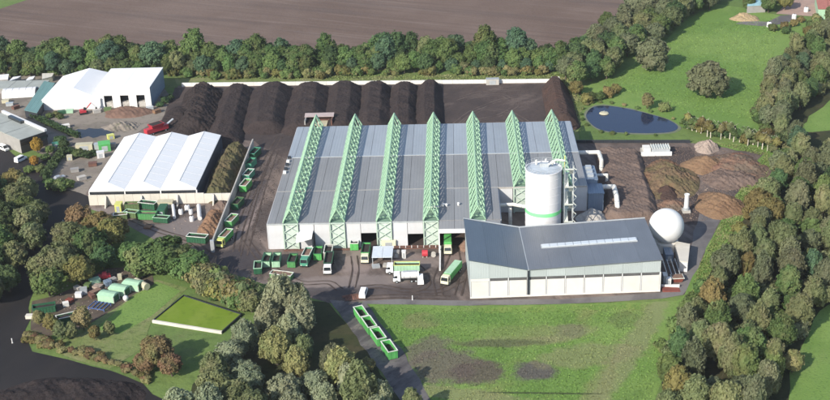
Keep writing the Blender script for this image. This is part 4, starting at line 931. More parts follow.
def truck(label, x, y, rz, L=9.0, cabm='cab_cream', body='green', kind='box', load='soil_load', group='trucks in the yard', rimm='rim', H=3.1):
    t = thing('truck', label, 'truck', (x, y, 0), rz, group); l = L/2; w = 1.22
    MB().box(-l, l-.4, -.45, .45, .75, 1.0).build('chassis', M['black'], t)
    cab(t, l-2.3, M[cabm]); x1 = l-2.6
    if kind == 'tipper':
        b = MB(); b.box(-l, x1, -w, w, 1.05, 1.2); b.box(-l, x1, -w, -w+.1, 1.2, H); b.box(-l, x1, w-.1, w, 1.2, H); b.box(-l, -l+.1, -w+.1, w-.1, 1.2, H); b.box(x1-.1, x1, -w+.1, w-.1, 1.2, H)
        n = int((x1+l)/.9)
        for i in range(n+1):
            xx = -l+.1+(x1+l-.2)*i/n; b.box(xx-.06, xx+.06, -w-.08, -w, 1.1, H-.06); b.box(xx-.06, xx+.06, w, w+.08, 1.1, H-.06)
        o = b.build('tipper_body', M[body], t)
        q = MB(); q.box(-l-.06, x1+.06, -w-.12, -w+.1, H, H+.14); q.box(-l-.06, x1+.06, w-.1, w+.12, H, H+.14); q.box(-l-.06, -l+.1, -w+.1, w-.1, H, H+.14); q.box(x1-.1, x1+.06, -w+.1, w-.1, H, H+.14); q.build('rim', M[rimm], o)
        MB().box(-l+.11, x1-.11, -w+.11, w-.11, H-.7, H-.45).build('load', M[load], o)
    elif kind == 'tank':
        o = MB().tube((-l, 0, 2.15), (x1, 0, 2.15), 1.15, 18).build('tank', M[body], t); auto_smooth(o, 40)
        for xx in (-l+.8, (-l+x1)/2, x1-.8): MB().tube((xx-.08, 0, 2.15), (xx+.08, 0, 2.15), 1.2, 18).build('tank_band', M['galv'], o)
        MB().box(-l+.6, x1-.6, -.4, .4, 3.28, 3.4).build('catwalk', M['galv'], o)
    else:
        o = MB().box(-l, x1, -w, w, 1.05, H+.4).build('box_body', M[body], t)
        MB().box(-l+.1, x1-.1, -w+.1, w-.1, H+.4, H+.5).build('roof_sheet', M[rimm], o)
        MB().box(-l-.05, -l, -.9, .9, 1.2, H+.2).build('rear_door', M['galv'], o)
    wheels(t, [l-1.2, -l+1.0, -l+2.3], w-.05)
    return t
def car(label, x, y, rz, m, van=False):
    t = thing('van' if van else 'car', label, 'van' if van else 'car', (x, y, 0), rz)
    L, w, h = (5.2, .95, 2.2) if van else (4.4, .88, 1.45); l = L/2
    mb = MB(); mb.box(-l, l, -w, w, .35, .85 if not van else 1.1)
    zb = .85 if not van else 1.1
    a, b = (-l+.3, l-1.2) if not van else (-l+.02, l-.9)
    mb.hexa([(a, -w, zb), (b, -w, zb), (b, w, zb), (a, w, zb), (a+(.5 if not van else .05), -w+.14, h), (b-.7, -w+.14, h), (b-.7, w-.14, h), (a+(.5 if not van else .05), w-.14, h)])
    o = mb.build('body', m, t)
    MB().hexa([(b-.02, -w+.1, zb+.05), (b+.05, -w+.1, zb+.02), (b+.05, w-.1, zb+.02), (b-.02, w-.1, zb+.05), (b-.66, -w+.2, h-.1), (b-.6, -w+.2, h-.1), (b-.6, w-.2, h-.1), (b-.66, w-.2, h-.1)]).build('windscreen', M['glass'], t)
    for s in (-1, 1): MB().box(a+.5, b-.6, s*(w-.07)-.04, s*(w-.07)+.04, zb+.08, h-.3).build('side_window', M['glass'], t)
    for x_ in (-l+.8, l-.8):
        for s in (-1, 1): MB().tube((x_, s*(w-.12), .33), (x_, s*(w+.02), .33), .33, 12).build('wheel', M['black'], t)
    for s in (-1, 1): MB().box(l, l+.04, s*.6-.16, s*.6+.16, .6, .78).build('headlight', M['rim'], t)
    return t
def at(f, label, px, rz, *a, **k):
    x, y = G(*px); return f(label, x, y, rz, *a, **k)
HP = pi/2
# along the access road: row of four
ra = math.atan2(G(432, 400)[1]-G(365, 305)[1], G(432, 400)[0]-G(365, 305)[0])
for px, lb in (((361.5, 319), 'open green container with pale rim, farthest up the access road'), ((369.5, 329.5), 'open green container, second down the access road from the yard'), ((378.5, 341), 'open green container, third down the access road from the yard'), ((389.5, 354), 'open bright green container at the lower end of the road row')):
    at(container, lb, px, ra, 6.3, 2.6, 2.6, body='lime_paint', load='soil_load', fill=.5, group='row of green containers along the access road')
# yard before the hall
at(container, 'black topped container with pale green end at the hall left corner', (267.3, 263.5), HP, 6.2, 2.4, 2.3, 'pale_green', 'dark_green', fill=.6, group='containers before the hall')
at(container, 'second black topped container, right of the corner one, against the hall', (277, 263.5), HP+.03, 6.2, 2.4, 2.3, 'pale_green', 'dark_green', fill=.6, group='containers before the hall')
at(container, 'long low green container lying along the yard below the hall corner', (282, 278), -.28, 7.0, 2.4, 1.7, 'green', 'rim', 'green_waste' if False else 'brown_load', fill=.9, group='containers before the hall')
at(truck, 'teal fronted truck with beige load parked against the hall', (307, 262), -HP-.12, 8.5, 'teal_paint', 'teal_paint', 'tipper', 'brown_load', 'trucks in the yard', 'rim')
at(container, 'green ended container in the black shade of the porch', (318.5, 257), HP, 5.5, 2.5, 2.5, 'lime_paint', 'dark_green', group='containers before the hall')
at(truck, 'dark bodied truck with white cab facing away from the porch', (329, 268), -HP, 10.5, 'van_white', 'dark_wall', 'tipper', 'soil_load', 'trucks in the yard', 'dark_green')
at(container, 'grey open container standing behind the dark bodied truck', (328.8, 256), HP, 6.0, 2.5, 2.6, 'grey_wall', 'rim', group='containers before the hall')
at(container, 'green container standing in the dark doorway of the hall', (355, 247.5), HP, 5.0, 2.5, 2.6, 'lime_paint', 'rim', group='containers before the hall')
at(truck, 'green tipper truck with cream cab beside the grey canopy', (366, 258), -HP-.02, 9.5, 'cab_cream', 'lime_paint', 'tipper', 'soil_load', rimm='dark_green')
x, y = G(383, 261)
t = thing('shelter', 'pale grey flat canopy on posts between green truck and white cabinet', 'shelter', (x, y, 0))
for i in range(2): MB().box(-3.2+3.25*i, .0+3.25*i-.03, -3.6, 4.2, 3.0, 3.2).build('roof_sheet', mat('pale_canopy', (.55, .60, .66), .5, .1) if i == 0 else bpy.data.materials['pale_canopy'], t)
for sx in (-3, 3):
    for sy in (-3.3, 3.9): MB().box(sx-.1, sx+.1, sy-.1, sy+.1, 0, 3.0).build('post', M['galv'], t)
MB().box(-3, 3, 3.6, 3.8, 0, 2.9).build('rear_sheet', M['galv'], t)
def rack(label, px, rz, m):
    x, y = G(*px); t = thing('pallet_stack', label, 'pallets', (x, y, 0), rz)
    for k in range(4): MB().box(-1.2, 1.2, -1.0, 1.0, .18*k+.02, .18*k+.14).build('pallet', m, t)
rack('grey pallet stack in front of the grey canopy, left one', (376, 267), .2, M['galv']); rack('grey pallet stack in front of the grey canopy, right one', (387, 266), -.1, M['concrete'])
plantbox('switch_cabinet', 'dark grey cabinet right of the grey canopy', 'cabinet', 396.5, 257, 1.8, 1.8, 2.0, M['grey_wall'])
plantbox('switch_cabinet', 'slim white cabinet standing free before the hall wall', 'cabinet', 404, 258, 1.2, 1.2, 2.5, M['white'])
x, y = G(425, 256.5)
t = thing('red_drum', 'red drum tank standing before the hall wall', 'tank', (x, y, 0))
auto_smooth(MB().tube((-.9, 0, 1.2), (.9, 0, 1.2), 1.1, 20).build('drum', M['red'], t), 40)
for s in (-.6, .6): MB().box(s-.12, s+.12, -.9, .9, 0, .6).build('saddle', M['concrete'], t)
x, y = G(433.5, 256.5)
t = thing('cable_reel', 'small dark cable reel right of the red drum', 'reel', (x, y, 0))
MB().tube((0, -.5, .75), (0, .5, .75), .4, 12).build('core', M['grey_wall'], t)
for s in (-.55, .55): MB().tube((0, s-.06, .75), (0, s+.06, .75), .75, 16).build('flange', M['concrete'], t)
at(truck, 'white cabbed truck with green open body behind the white tanker', (403, 272.5), pi-.02, 10.5, 'van_white', 'pale_green', 'tipper', 'soil_load', rimm='yellow')
at(truck, 'white tanker truck nearest the viewer in the middle of the yard', (406, 281), pi+.06, 8.0, 'van_white', 'white', 'tank')
at(car, 'white van parked right behind the white tanker truck', (420.5, 281.5), HP+.05, M['van_white'], van=True)
d = Vector(G(458, 268))-Vector(G(443, 286))
at(truck, 'bright green box truck with cream cab parked askew by the slate building', (451.5, 277.5), math.atan2(-d.y, -d.x), 12.0, 'cab_cream', 'lime_paint', 'box', rimm='pale_green', H=2.6)
at(truck, 'bright green truck standing under the canopy doorway', (448, 250), -HP, 8.5, 'cab_cream', 'lime_paint', 'box', rimm='lime_paint', H=3.2)
heap_px('waste_heap', 'brown heap in the canopy doorway right of the green truck', (466, 247), 2.6, 4, 2.6, M['brown_load'], 70, rough=.3)
at(car, 'small white van alone in tree shade at the yard exit', (363.5, 295), HP-.1, M['van_white'], van=True)
heap_px('soil_heap', 'low reddish soil heap left of the lone white van', (352, 297.5), 3.5, 2, .8, M['rust_brown'], 71, rough=.3)
# barrier with red and white rail
t = thing('barrier', 'white low wall with rust red rail running out from the hall', 'barrier', (*G(440, 271), 0))
bx, by = G(440, 271); cx_, cy_ = G(440, 248.5); ex_, ey_ = G(386, 248.5)
for i in range(5): MB().box(-.25, .25, (cy_-by)*i/5+.05, (cy_-by)*(i+1)/5-.05, 0, 1.1).build('wall_block', M['white'], t)
MB().cbox(((ex_+cx_)/2-bx, cy_-by+.3, .9), (cx_-ex_, .3, .35)).build('rail', M['rust_brown'], t)
for i in range(9): MB().box(ex_-bx+(cx_-ex_)*(i+.3)/9-.1, ex_-bx+(cx_-ex_)*(i+.3)/9+.1, cy_-by+.1, cy_-by+.5, 0, 1.1).build('post', M['white'], t)
plantbox('store_box', 'cream store box leaning on the hall wall between two lattice columns', 'box', 389, 247.3, 4.5, 1.6, 2.6, M['cab_cream'])
# left: beside the thin wall and under the tents
at(truck, 'yellow-green truck parked below the end of the thin wall', (225, 243), -HP-.25, 9.0, 'yellow', 'lime_paint', 'tipper', 'brown_load')
at(container, 'lime green open container halfway along the thin wall', (246, 189), HP-.18, 6.5, 2.5, 2.6, 'lime_paint', 'rim', 'brown_load', group='containers along the thin wall')
at(container, 'dark green container nearest the windrows beside the thin wall', (255, 157), HP-.25, 6.5, 2.5, 2.6, 'dark_green', 'teal_paint', group='containers along the thin wall')
at(container, 'dark green container in front of the one nearest the windrows', (251, 167), HP-.2, 6.0, 2.5, 2.6, 'teal_paint', 'dark_green', group='containers along the thin wall')
at(container, 'dark green open container with white rim alone in the left yard', (198, 242), -.22, 6.8, 2.6, 2.4, 'dark_green', 'rim', group='containers in the left yard')
at(container, 'olive container under the cream wall, back left of the cluster', (133, 209.5), .02, 5.2, 2.4, 2.4, 'olive', 'olive', 'brown_load', group='containers in the left yard')
at(container, 'olive container at the front left of the cluster by the trees', (132, 217), -.3, 4.8, 2.4, 2.2, 'olive', 'pale_green', group='containers in the left yard')
at(container, 'dark green container with white edge, back middle of the cluster', (148.5, 208.5), -.28, 6.4, 2.5, 2.5, 'dark_green', 'rim', group='containers in the left yard')
at(container, 'green container with brown load, front middle of the cluster', (148.5, 219), -.1, 6.4, 2.5, 2.5, 'green', 'dark_green', 'brown_load', group='containers in the left yard')
plantbox('teal_box', 'dark teal closed box at the right of the container cluster', 'box', 163, 214, 2.6, 5.5, 2.6, M['dark_green'])
plantbox('flat_box', 'olive beige closed container against the cream wall', 'container', 166, 207.5, 5.4, 2.4, 2.5, M['beige'])
plantbox('lime_hopper', 'yellow-green hopper at the left end of the container cluster', 'machine', 119.5, 211, 2.2, 3.0, 3.0, M['yellow'])
rack('orange timber stack at the foot of the container cluster', (148, 228), -.15, M['orange_wood'])
x, y = G(174, 214)
t = thing('white_pipe', 'white pipe section lying aslant by the cream wall', 'pipe', (x, y, 0), .25)
auto_smooth(MB().tube((0, -4.5, .6), (0, 4.0, 1.6), .55, 12).build('pipe_barrel', M['white'], t), 40); MB().box(-.7, .7, 1.2, 1.8, 0, .8).build('cradle', M['concrete'], t)
x, y = G(199.5, 214)
t = thing('white_pipe', 'longest white pipe section lying before the cream wall', 'pipe', (x, y, 0), .22)
auto_smooth(MB().tube((0, -5.5, .8), (0, 5.5, .8), .75, 12).build('pipe_barrel', M['white'], t), 40); MB().box(-.9, .9, -2.0, -1.5, 0, .5).build('cradle', M['concrete'], t); MB().box(-.9, .9, 2.0, 2.5, 0, .5).build('cradle', M['concrete'], t)
for (u, v, r, lb) in ((187.5, 210, .95, 'round white tank nearest the cream wall'), (191, 214, .7, 'small round white tank in front of the larger one'), (192, 221, .8, 'round white tank farthest out in the left yard'), (181, 214, .8, 'round white tank beside the aslant pipe')):
    x, y = G(u, v); t = thing('water_tank', lb, 'tank', (x, y, 0))
    auto_smooth(MB().lathe([(r, 0), (r, 1.5), (r*.8, 1.8), (.2, 1.9)], n=14).build('tank_shell', M['white'], t), 40); MB().lathe([(.25, 1.9), (.25, 2.05)], n=10).build('cap', M['black'], t)
at(container, 'dark green container at the wall foot between the lime green and the yard', (238, 207), HP-.22, 6.0, 2.5, 2.4, 'dark_green', 'olive', group='containers along the thin wall')
at(container, 'green container with pale rim just above the yellow-green truck', (232, 224), HP-.25, 6.0, 2.5, 2.4, 'green', 'rim', 'brown_load', group='containers along the thin wall')
at(container, 'teal container between lime green container and dark green pair', (249, 178), HP-.2, 6.0, 2.5, 2.4, 'teal_paint', 'rim', group='containers along the thin wall')
at(container, 'small olive container left of the container cluster', (121, 219), .2, 4.6, 2.3, 2.0, 'olive', 'rim', 'brown_load', group='containers in the left yard')
at(container, 'dark green low container at the right foot of the cluster', (162, 222), -.2, 5.4, 2.4, 2.0, 'dark_green', 'pale_green', group='containers in the left yard')
at(container, 'dark green container left of the black topped pair at the hall corner', (258.5, 271), HP+.1, 5.2, 2.4, 2.2, 'dark_green', 'pale_green', group='containers before the hall')
at(container, 'green container between the black topped pair and the teal truck', (293, 264), HP-.05, 5.8, 2.4, 2.2, 'green', 'dark_green', group='containers before the hall')
# storage yard among the trees, lower left
for px, lb in (((109, 300), 'pale green roofed container, nearest of three on the grass'), ((120, 293.5), 'pale green roofed container, middle of three on the grass'), ((133.5, 288.5), 'pale green roofed container, farthest of three on the grass')):
    x, y = G(*px); t = thing('roofed_container', lb, 'container', (x, y, 0), -.32, 'roofed green containers on the grass')
    MB().box(-2.7, 2.7, -1.7, 1.7, .15, 2.3).build('body', M['pale_green'], t)
    mb = MB(); mb.hexa([(-2.9, -1.9, 2.3), (2.9, -1.9, 2.3), (2.9, 1.9, 2.3), (-2.9, 1.9, 2.3), (-2.7, -.5, 2.75), (2.7, -.5, 2.75), (2.7, .5, 2.75), (-2.7, .5, 2.75)]); mb.build('lid', M['pale_green'], t)
    MB().box(2.7, 2.78, -1.3, 1.3, .3, 2.1).build('door', M['dark_green'], t)
    for s in (-1.5, 1.5): MB().box(2.7, 2.85, s-.12, s+.12, .1, 2.2).build('door_post', M['rim'], t)
    for s in (-1, 1): MB().box(-2.5, 2.5, s-.1, s+.1, 0, .15).build('skid', M['black'], t)
x, y = G(142, 287.5)
t = thing('beige_tank', 'beige cylindrical tank lying right of the green roofed containers', 'tank', (x, y, 0), -.75)
auto_smooth(MB().tube((-3.0, 0, 1.3), (3.0, 0, 1.3), 1.1, 18).build('tank_shell', M['beige'], t), 40)
for s in (-1.8, 1.8): MB().box(s-.2, s+.2, -.9, .9, 0, .6).build('saddle', M['concrete'], t)
x, y = G(126, 300.5)
t = thing('white_ball_tank', 'small white round tank before the middle green roofed container', 'tank', (x, y, 0)); MB().ball((0, 0, .9), .85, 16, 10).build('tank_shell', M['white'], t, True); MB().lathe([(.6, 0), (.5, .25)], n=10).build('foot', M['concrete'], t)
x, y = G(100, 308)
t = thing('blue_frame', 'blue steel frame beside the nearest green roofed container', 'frame', (x, y, 0), -.3)
for i in range(5): MB().box(-2.6+1.3*i-.1, -2.6+1.3*i+.1, -2.0, 2.0, .9, 1.15).build('cross_bar', M['blue'], t)
for s in (-2, 2): MB().box(-2.8, 2.8, s-.1, s+.1, .7, .9).build('side_bar', M['blue'], t)
for sx in (-2.6, 2.6):
    for sy in (-1.9, 1.9): MB().box(sx-.09, sx+.09, sy-.09, sy+.09, 0, .7).build('leg', M['blue'], t)
at(container, 'dark green container under the trees by the dark road', (45, 312), .3, 6.5, 2.6, 2.2, 'dark_green', 'dark_green', 'soil_load', group='containers in the storage yard')
at(container, 'dark green container with white end before the storage clutter', (67, 322), .45, 5.5, 2.5, 2.2, 'dark_green', 'rim', 'soil_load', group='containers in the storage yard')
x, y = G(105, 279)
t = thing('red_machine', 'small red farm machine among the clutter below the trees', 'machine', (x, y, 0), .3)
MB().box(-1.8, 1.8, -.9, .9, .6, 1.5).build('frame', M['red'], t); MB().hexa([(-.8, -.8, 1.5), (.9, -.8, 1.5), (.9, .8, 1.5), (-.8, .8, 1.5), (-.5, -.6, 2.3), (.6, -.6, 2.3), (.6, .6, 2.3), (-.5, .6, 2.3)]).build('hood', M['red'], t)
for sx in (-1.3, 1.3):
    for s in (-1, 1): o = put('wheel', WHEEL, t, (sx, s*1.0, .5)); put('wheel_rim', RIMM, o)
rr_ = random.Random(5)
jl = ['pale grey', 'rusty brown', 'light pinkish', 'dull green', 'off-white', 'dark grey', 'pale beige', 'grey-blue', 'tan', 'pale green', 'dusty red', 'chalk white', 'cream', 'light grey']
jm = ['galv', 'rust_brown', 'rubble', 'olive', 'white', 'grey_wall', 'beige', 'blue_clad_shade', 'brown_load', 'pale_green', 'dull_red', 'pale_concrete', 'cream', 'concrete']
jp = [(84, 293), (92, 297), (98, 288), (88, 287), (79, 297), (113, 281), (120, 279), (108, 285), (96, 294), (95, 283), (70, 302), (66, 306), (31, 318), (78, 290)]
for (px, lb, mm) in zip(jp, jl, jm):
    x, y = G(*px); t = thing('scrap_crate', lb + ' scrap crate in the storage yard under the trees', 'crate', (x, y, 0), rr_.uniform(0, 3))
    a_, b_, c_ = rr_.uniform(.8, 1.6), rr_.uniform(.6, 1.1), rr_.uniform(.8, 1.5)
    MB().box(-a_, a_, -b_, b_, .12, c_).build('crate_body', M[mm], t); MB().box(-a_*1.05, a_*1.05, -b_*1.06, b_*1.06, c_, c_+.1).build('lid', M[mm], t)
    for s in (-.6, .6): MB().box(s*a_-.1, s*a_+.1, -b_, b_, 0, .12).build('runner', M['orange_wood'], t)
# farm yard vehicles
x, y = G(84, 114)
t = thing('excavator', 'small red excavator in front of the gabled white shed', 'excavator', (x, y, 0), .4)
for s in (-1, 1): MB().box(-1.8, 1.8, s*1.0-.3, s*1.0+.3, 0, .8).build('track', M['black'], t)
hs_ = MB().box(-1.6, 1.0, -1.2, 1.2, .9, 2.0).build('house', M['red'], t); MB().hexa([(0, -1.1, 2.0), (1.2, -1.1, 2.0), (1.2, .1, 2.0), (0, .1, 2.0), (.1, -1.0, 3.0), (1.0, -1.0, 3.0), (1.0, 0, 3.0), (.1, 0, 3.0)]).build('cab', M['glass'], hs_)
MB().tube((1.0, .3, 1.8), (3.6, .3, 4.4), .24, 6).build('boom', M['red'], t); MB().tube((3.6, .3, 4.4), (5.4, .3, 2.0), .2, 6).build('stick', M['white'], t); MB().hexa([(5.0, -.2, 1.2), (5.8, -.2, 1.2), (5.8, .8, 1.2), (5.0, .8, 1.2), (5.1, -.2, 2.1), (5.7, -.2, 2.1), (5.7, .8, 2.1), (5.1, .8, 2.1)]).build('bucket', M['black'], t)
a, b = G(146, 136), G(169, 129)
t = thing('red_screener', 'long red screening machine with a grey conveyor behind the tents', 'machine', ((a[0]+b[0])/2, (a[1]+b[1])/2, 0), math.atan2(b[1]-a[1], b[0]-a[0])); l = math.dist(a, b)/2
MB().box(-l, l*.85, -1.3, 1.3, .9, 2.6).build('frame', M['red'], t); MB().hexa([(-l*.5, -1.4, 2.6), (l*.4, -1.4, 2.6), (l*.4, 1.4, 2.6), (-l*.5, 1.4, 2.6), (-l*.6, -1.9, 3.9), (l*.5, -1.9, 3.9), (l*.5, 1.9, 3.9), (-l*.6, 1.9, 3.9)]).build('hopper', M['red'], t); MB().box(-l*.52, l*.42, -1.6, 1.6, 3.9, 4.0).build('load', M['soil_load'], t)
MB().hexa([(l*.8, -.5, 2.0), (l*1.45, -.5, 3.6), (l*1.45, .5, 3.6), (l*.8, .5, 2.0), (l*.8, -.5, 2.3), (l*1.45, -.5, 3.9), (l*1.45, .5, 3.9), (l*.8, .5, 2.3)]).build('conveyor', M['galv'], t)
wheels(t, [-l*.7, -l*.5, l*.6], 1.2)
plantbox('green_crate', 'bright green box at the tent hall back left corner', 'crate', 105, 150, 4.5, 4.5, 3.0, M['lime_paint'], .3)
plantbox('white_crate', 'small white box in front of the bright green box', 'crate', 101, 157.5, 2.8, 2.4, 2.4, M['white'], .3)
plantbox('beige_container', 'pale yellowish container beside the shrubs of the gravel yard', 'container', 85, 150, 6.5, 2.6, 2.6, M['beige'], .1)
plantbox('yellow_bin', 'small yellow bin behind the bright green box', 'bin', 111, 139, 2.6, 2.0, 1.8, M['yellow'], .5)
plantbox('grey_bin', 'small grey bin left of the bright green box', 'bin', 98, 149, 2.4, 2.4, 2.2, M['galv'], .2)
plantbox('pink_box', 'small pale box below the shrubs in the gravel yard', 'box', 70, 160, 2.0, 2.0, 1.8, M['beige'], .2)
plantbox('teal_bin', 'small teal bin at the dark hedge by the orange tree', 'bin', 56, 147, 2.6, 1.6, 1.8, M['teal_paint'], .3)
at(car, 'white van parked before the dark farm building', (21, 161), 1.15, M['van_white'], van=True)
at(car, 'silver car parked on the gravel below the hedge', (59.5, 179), .8, M['silver'])
at(car, 'white van at the very left edge by the farm building', (4, 150), -.7, M['van_white'], van=True)
for (u, v, rz, mm, lb) in ((10, 106, .2, 'galv', 'grey steel crate on the farm yard below the white tunnel'), (16, 109, .9, 'rust_brown', 'rusty crate between white tunnel and farm roof'), (6, 103, .1, 'beige', 'beige crate at the far left below the white tunnel'), (62, 114, .4, 'dark_green', 'dark green crate at the foot of the teal lean-to'), (70, 113, .1, 'pale_green', 'pale green crate before the gabled white shed'), (97, 113, .5, 'concrete', 'grey crate right of the red excavator'), (108, 111, .2, 'olive', 'olive crate at the left pier of the tall white shed'), (150, 110, .3, 'galv', 'grey crate at the right corner of the tall white shed'), (157, 113, .8, 'orange_wood', 'brown timber crate near the black mound'), (66, 128, .5, 'pale_concrete', 'pale crate beside the dark hedge and puddle'), (75, 172, .3, 'grey_wall', 'dark grey crate on the gravel right of the silver car'), (93, 166, .2, 'rust_brown', 'rusty crate on the gravel near the tents'), (82, 180, .7, 'concrete', 'light grey crate low on the gravel by the tents'), (112, 147, .2, 'grey_wall', 'dark grey crate right of the bright green box')):
    x, y = G(u, v); t = thing('crate', lb, 'crate', (x, y, 0), rz)
    MB().box(-1.5, 1.5, -1.0, 1.0, .15, 1.4).build('crate_body', M[mm], t); MB().box(-1.58, 1.58, -1.08, 1.08, 1.4, 1.5).build('lid', M[mm], t)
    for q in (-1.0, 1.0): MB().box(q-.1, q+.1, -1.0, 1.0, 0, .15).build('runner', M['orange_wood'], t)
# farm, top right
shed4('farm_shed', 'cyan roofed shed at the top edge beyond the sand heap', 'shed', [(747, 6), (766, 5), (768, -3), (750, -3)], 4, mat('cyan_sheet', (.30, .50, .56), .5, .1), M['grey_wall'])
t, l = shed4('farm_house', 'red roofed farmhouse with green and white walls at the upper right corner', 'house', [(818, 9), (850, 9), (850, -6), (815, -6)], 5.5, mat('red_tiles', (.36, .13, .10), .8, .2, 1.2), M['pale_green'])
sheet('farm_yard', [(776, 14), (790, 15), (818, 17), (826, 8), (812, -4), (790, -6), (784, 6)], .06, mix_mat('pink_paving', (.36, .25, .21), [((.27, .2, .18), .3, .45, .65, .7, 0, (1, 1))]))
sheet('farm_track', [(735, 24), (768, 27), (782, 24), (798, 20), (792, 15), (780, 16), (768, 22), (745, 21)], .065, M['tarmac'])
for u, v, lb in ((769, 27, 'small white tank at the edge of the pasture farm'), (794, 19, 'white tank on the farm track'), (806, 12, 'white trough on the pink farm yard')):
    x, y = G(u, v); t = thing('water_tank', lb, 'tank', (x, y, 0)); auto_smooth(MB().lathe([(1.2, 0), (1.2, 2.0), (.8, 2.4), (.2, 2.5)], n=14).build('tank_shell', M['white'], t), 40); MB().lathe([(.3, 2.5), (.3, 2.7)], n=10).build('cap', M['black'], t)

# ---------------------------------------------------------------- trees
def crown_mesh(seed, W=10.0, H=11.0, n=3600, leaf=.42, puffs=70, base=.10, taper=.0, droop=0.0, pr=(.065, .135)):
    """many leaf sized faces gathered in uneven clumps through the volume of a crown"""
    r = np.random.RandomState(seed)
    lob = r.normal(size=(7, 3)); lob /= np.linalg.norm(lob, axis=1)[:, None]; amp = r.uniform(-.16, .16, 7)
    C = []; Rr = []
    while len(C) < puffs:
        d = r.normal(size=3); d /= np.linalg.norm(d)
        if d[2] < -.75: continue
        f = r.uniform(.25, 1.0)**.55*.86
        f *= 1 + float(np.sum(amp*np.maximum(0, lob @ d)**2))
        w = 1 - taper*max(0, d[2]*f)
        C.append([d[0]*f*W/2*w, d[1]*f*W/2*w, d[2]*f*H/2]); Rr.append(W*r.uniform(*pr))
    C = np.array(C); Rr = np.array(Rr)
    q = Rr**2/np.sum(Rr**2); k = r.choice(puffs, n, p=q)
    d = r.normal(size=(n, 3)); d /= np.linalg.norm(d, axis=1)[:, None]
    rad = Rr[k]*r.uniform(.35, 1.25, n)
    p = C[k] + d*rad[:, None]*np.array([1, 1, .85+droop])
    nn = d*.55 + r.normal(size=(n, 3))*.5 + p/np.linalg.norm(p, axis=1)[:, None]*.75 + np.array([0, 0, .35])
    nn /= np.linalg.norm(nn, axis=1)[:, None]
    a = np.cross(nn, r.normal(size=(n, 3))); a /= np.linalg.norm(a, axis=1)[:, None]; b = np.cross(nn, a)
    if droop:
        a = a + np.array([0, 0, -droop]); a /= np.linalg.norm(a, axis=1)[:, None]
    s = leaf*r.uniform(.5, 1.4, n)[:, None]; asp = 1.0 + droop
    zc = H/2 + base*H
    V = np.stack([p-a*s*asp-b*s*.8, p+a*s*.7*asp-b*s, p+a*s*asp+b*s*.8, p-a*s*.8*asp+b*s], 1).reshape(-1, 3); V[:, 2] += zc
    V[:, 2] = np.maximum(V[:, 2], .15)
    # inner mass of twigs and leaves, a solid core added to block light
    ic = MB(); ic.ball((0, 0, 0), 1.0, 14, 9)
    iv = np.array(ic.v); iv = iv*(1+r.uniform(-.15, .15, (len(iv), 1)))*np.array([W*.31, W*.31, H*.34]); iv[:, 2] += zc
    me = bpy.data.meshes.new('crown')
    nv = len(V); verts = np.vstack([V, iv])
    faces = [tuple(range(4*i, 4*i+4)) for i in range(n)] + [tuple(nv+j for j in f) for f in ic.f]
    me.from_pydata(verts.tolist(), [], faces); me.update()
    return me
def trunk_mesh(seed, h=6.0, r0=.35, limbs=4, name='trunk'):
    r = random.Random(seed); mb = MB()
    top = (r.uniform(-.4, .4), r.uniform(-.4, .4), h)
    mb.tube((0, 0, -.1), top, r0, 8, r0*.55)
    for i in range(limbs):
        a = 2*pi*i/limbs + r.uniform(-.4, .4); z = h*r.uniform(.5, .9)
        mb.tube((top[0]*z/h, top[1]*z/h, z), (2.4*cos(a), 2.4*sin(a), z+r.uniform(1.5, 3.2)), r0*.4, 5, r0*.12)
    return mb.mesh(name, M['bark'])
FOL = {
 'hedge': foliage('hedgerow_leaves', (.058, .092, .032), (.118, .165, .055), (.145, .160, .065)),
 'dark': foliage('dark_leaves', (.045, .076, .034), (.090, .132, .052), None),
 'bluegreen': foliage('bluish_leaves', (.050, .094, .056), (.095, .152, .080), None, .2),
 'wood': foliage('wood_leaves', (.086, .104, .046), (.172, .190, .088), (.185, .182, .095), .2),
 'oak': foliage('olive_leaves', (.084, .098, .054), (.152, .166, .090), (.152, .155, .092), .2),
 'willow': foliage('willow_leaves', (.150, .175, .105), (.275, .295, .190), (.235, .240, .14), .18),
 'autumn': foliage('autumn_leaves', (.115, .098, .038), (.20, .172, .066), (.155, .165, .06), .25),
 'rust': foliage('rust_leaves', (.15, .092, .055), (.22, .155, .085), (.165, .16, .07), .2),
 'orange': foliage('orange_leaves', (.26, .145, .03), (.38, .23, .05), None, .15),
 'fresh': foliage('fresh_leaves', (.072, .120, .038), (.145, .195, .068), None, .2),
 'reed': foliage('reed_leaves', (.16, .145, .07), (.26, .235, .11), (.17, .185, .07), .2),
}
CR = {
 'round': [crown_mesh(100+i, 10, 9.6, 11000, .24, 190, pr=(.055, .11)) for i in range(6)],
 'tall': [crown_mesh(120+i, 9, 11.5, 11000, .24, 190, .06, .15, pr=(.055, .105)) for i in range(5)],
 'dome': [crown_mesh(200+i, 10, 9.2, 13000, .22, 230, -.02, pr=(.05, .085)) for i in range(3)],
 'willow': [crown_mesh(140+i, 9, 12, 13000, .21, 200, .03, .25, .7, (.05, .10)) for i in range(5)],
 'bush': [crown_mesh(160+i, 4, 3.2, 2000, .17, 50, .0, pr=(.08, .16)) for i in range(4)],
 'birch': [crown_mesh(180+i, 4.2, 6.5, 800, .19, 18, .40, .3, pr=(.09, .16)) for i in range(3)],
}
TR_ = {'big': [trunk_mesh(10+i) for i in range(3)], 'bush': [trunk_mesh(20+i, 1.6, .08, 3, 'stem') for i in range(2)], 'birch': [trunk_mesh(30+i, 8.5, .2, 2) for i in range(2)]}
ntree = 0
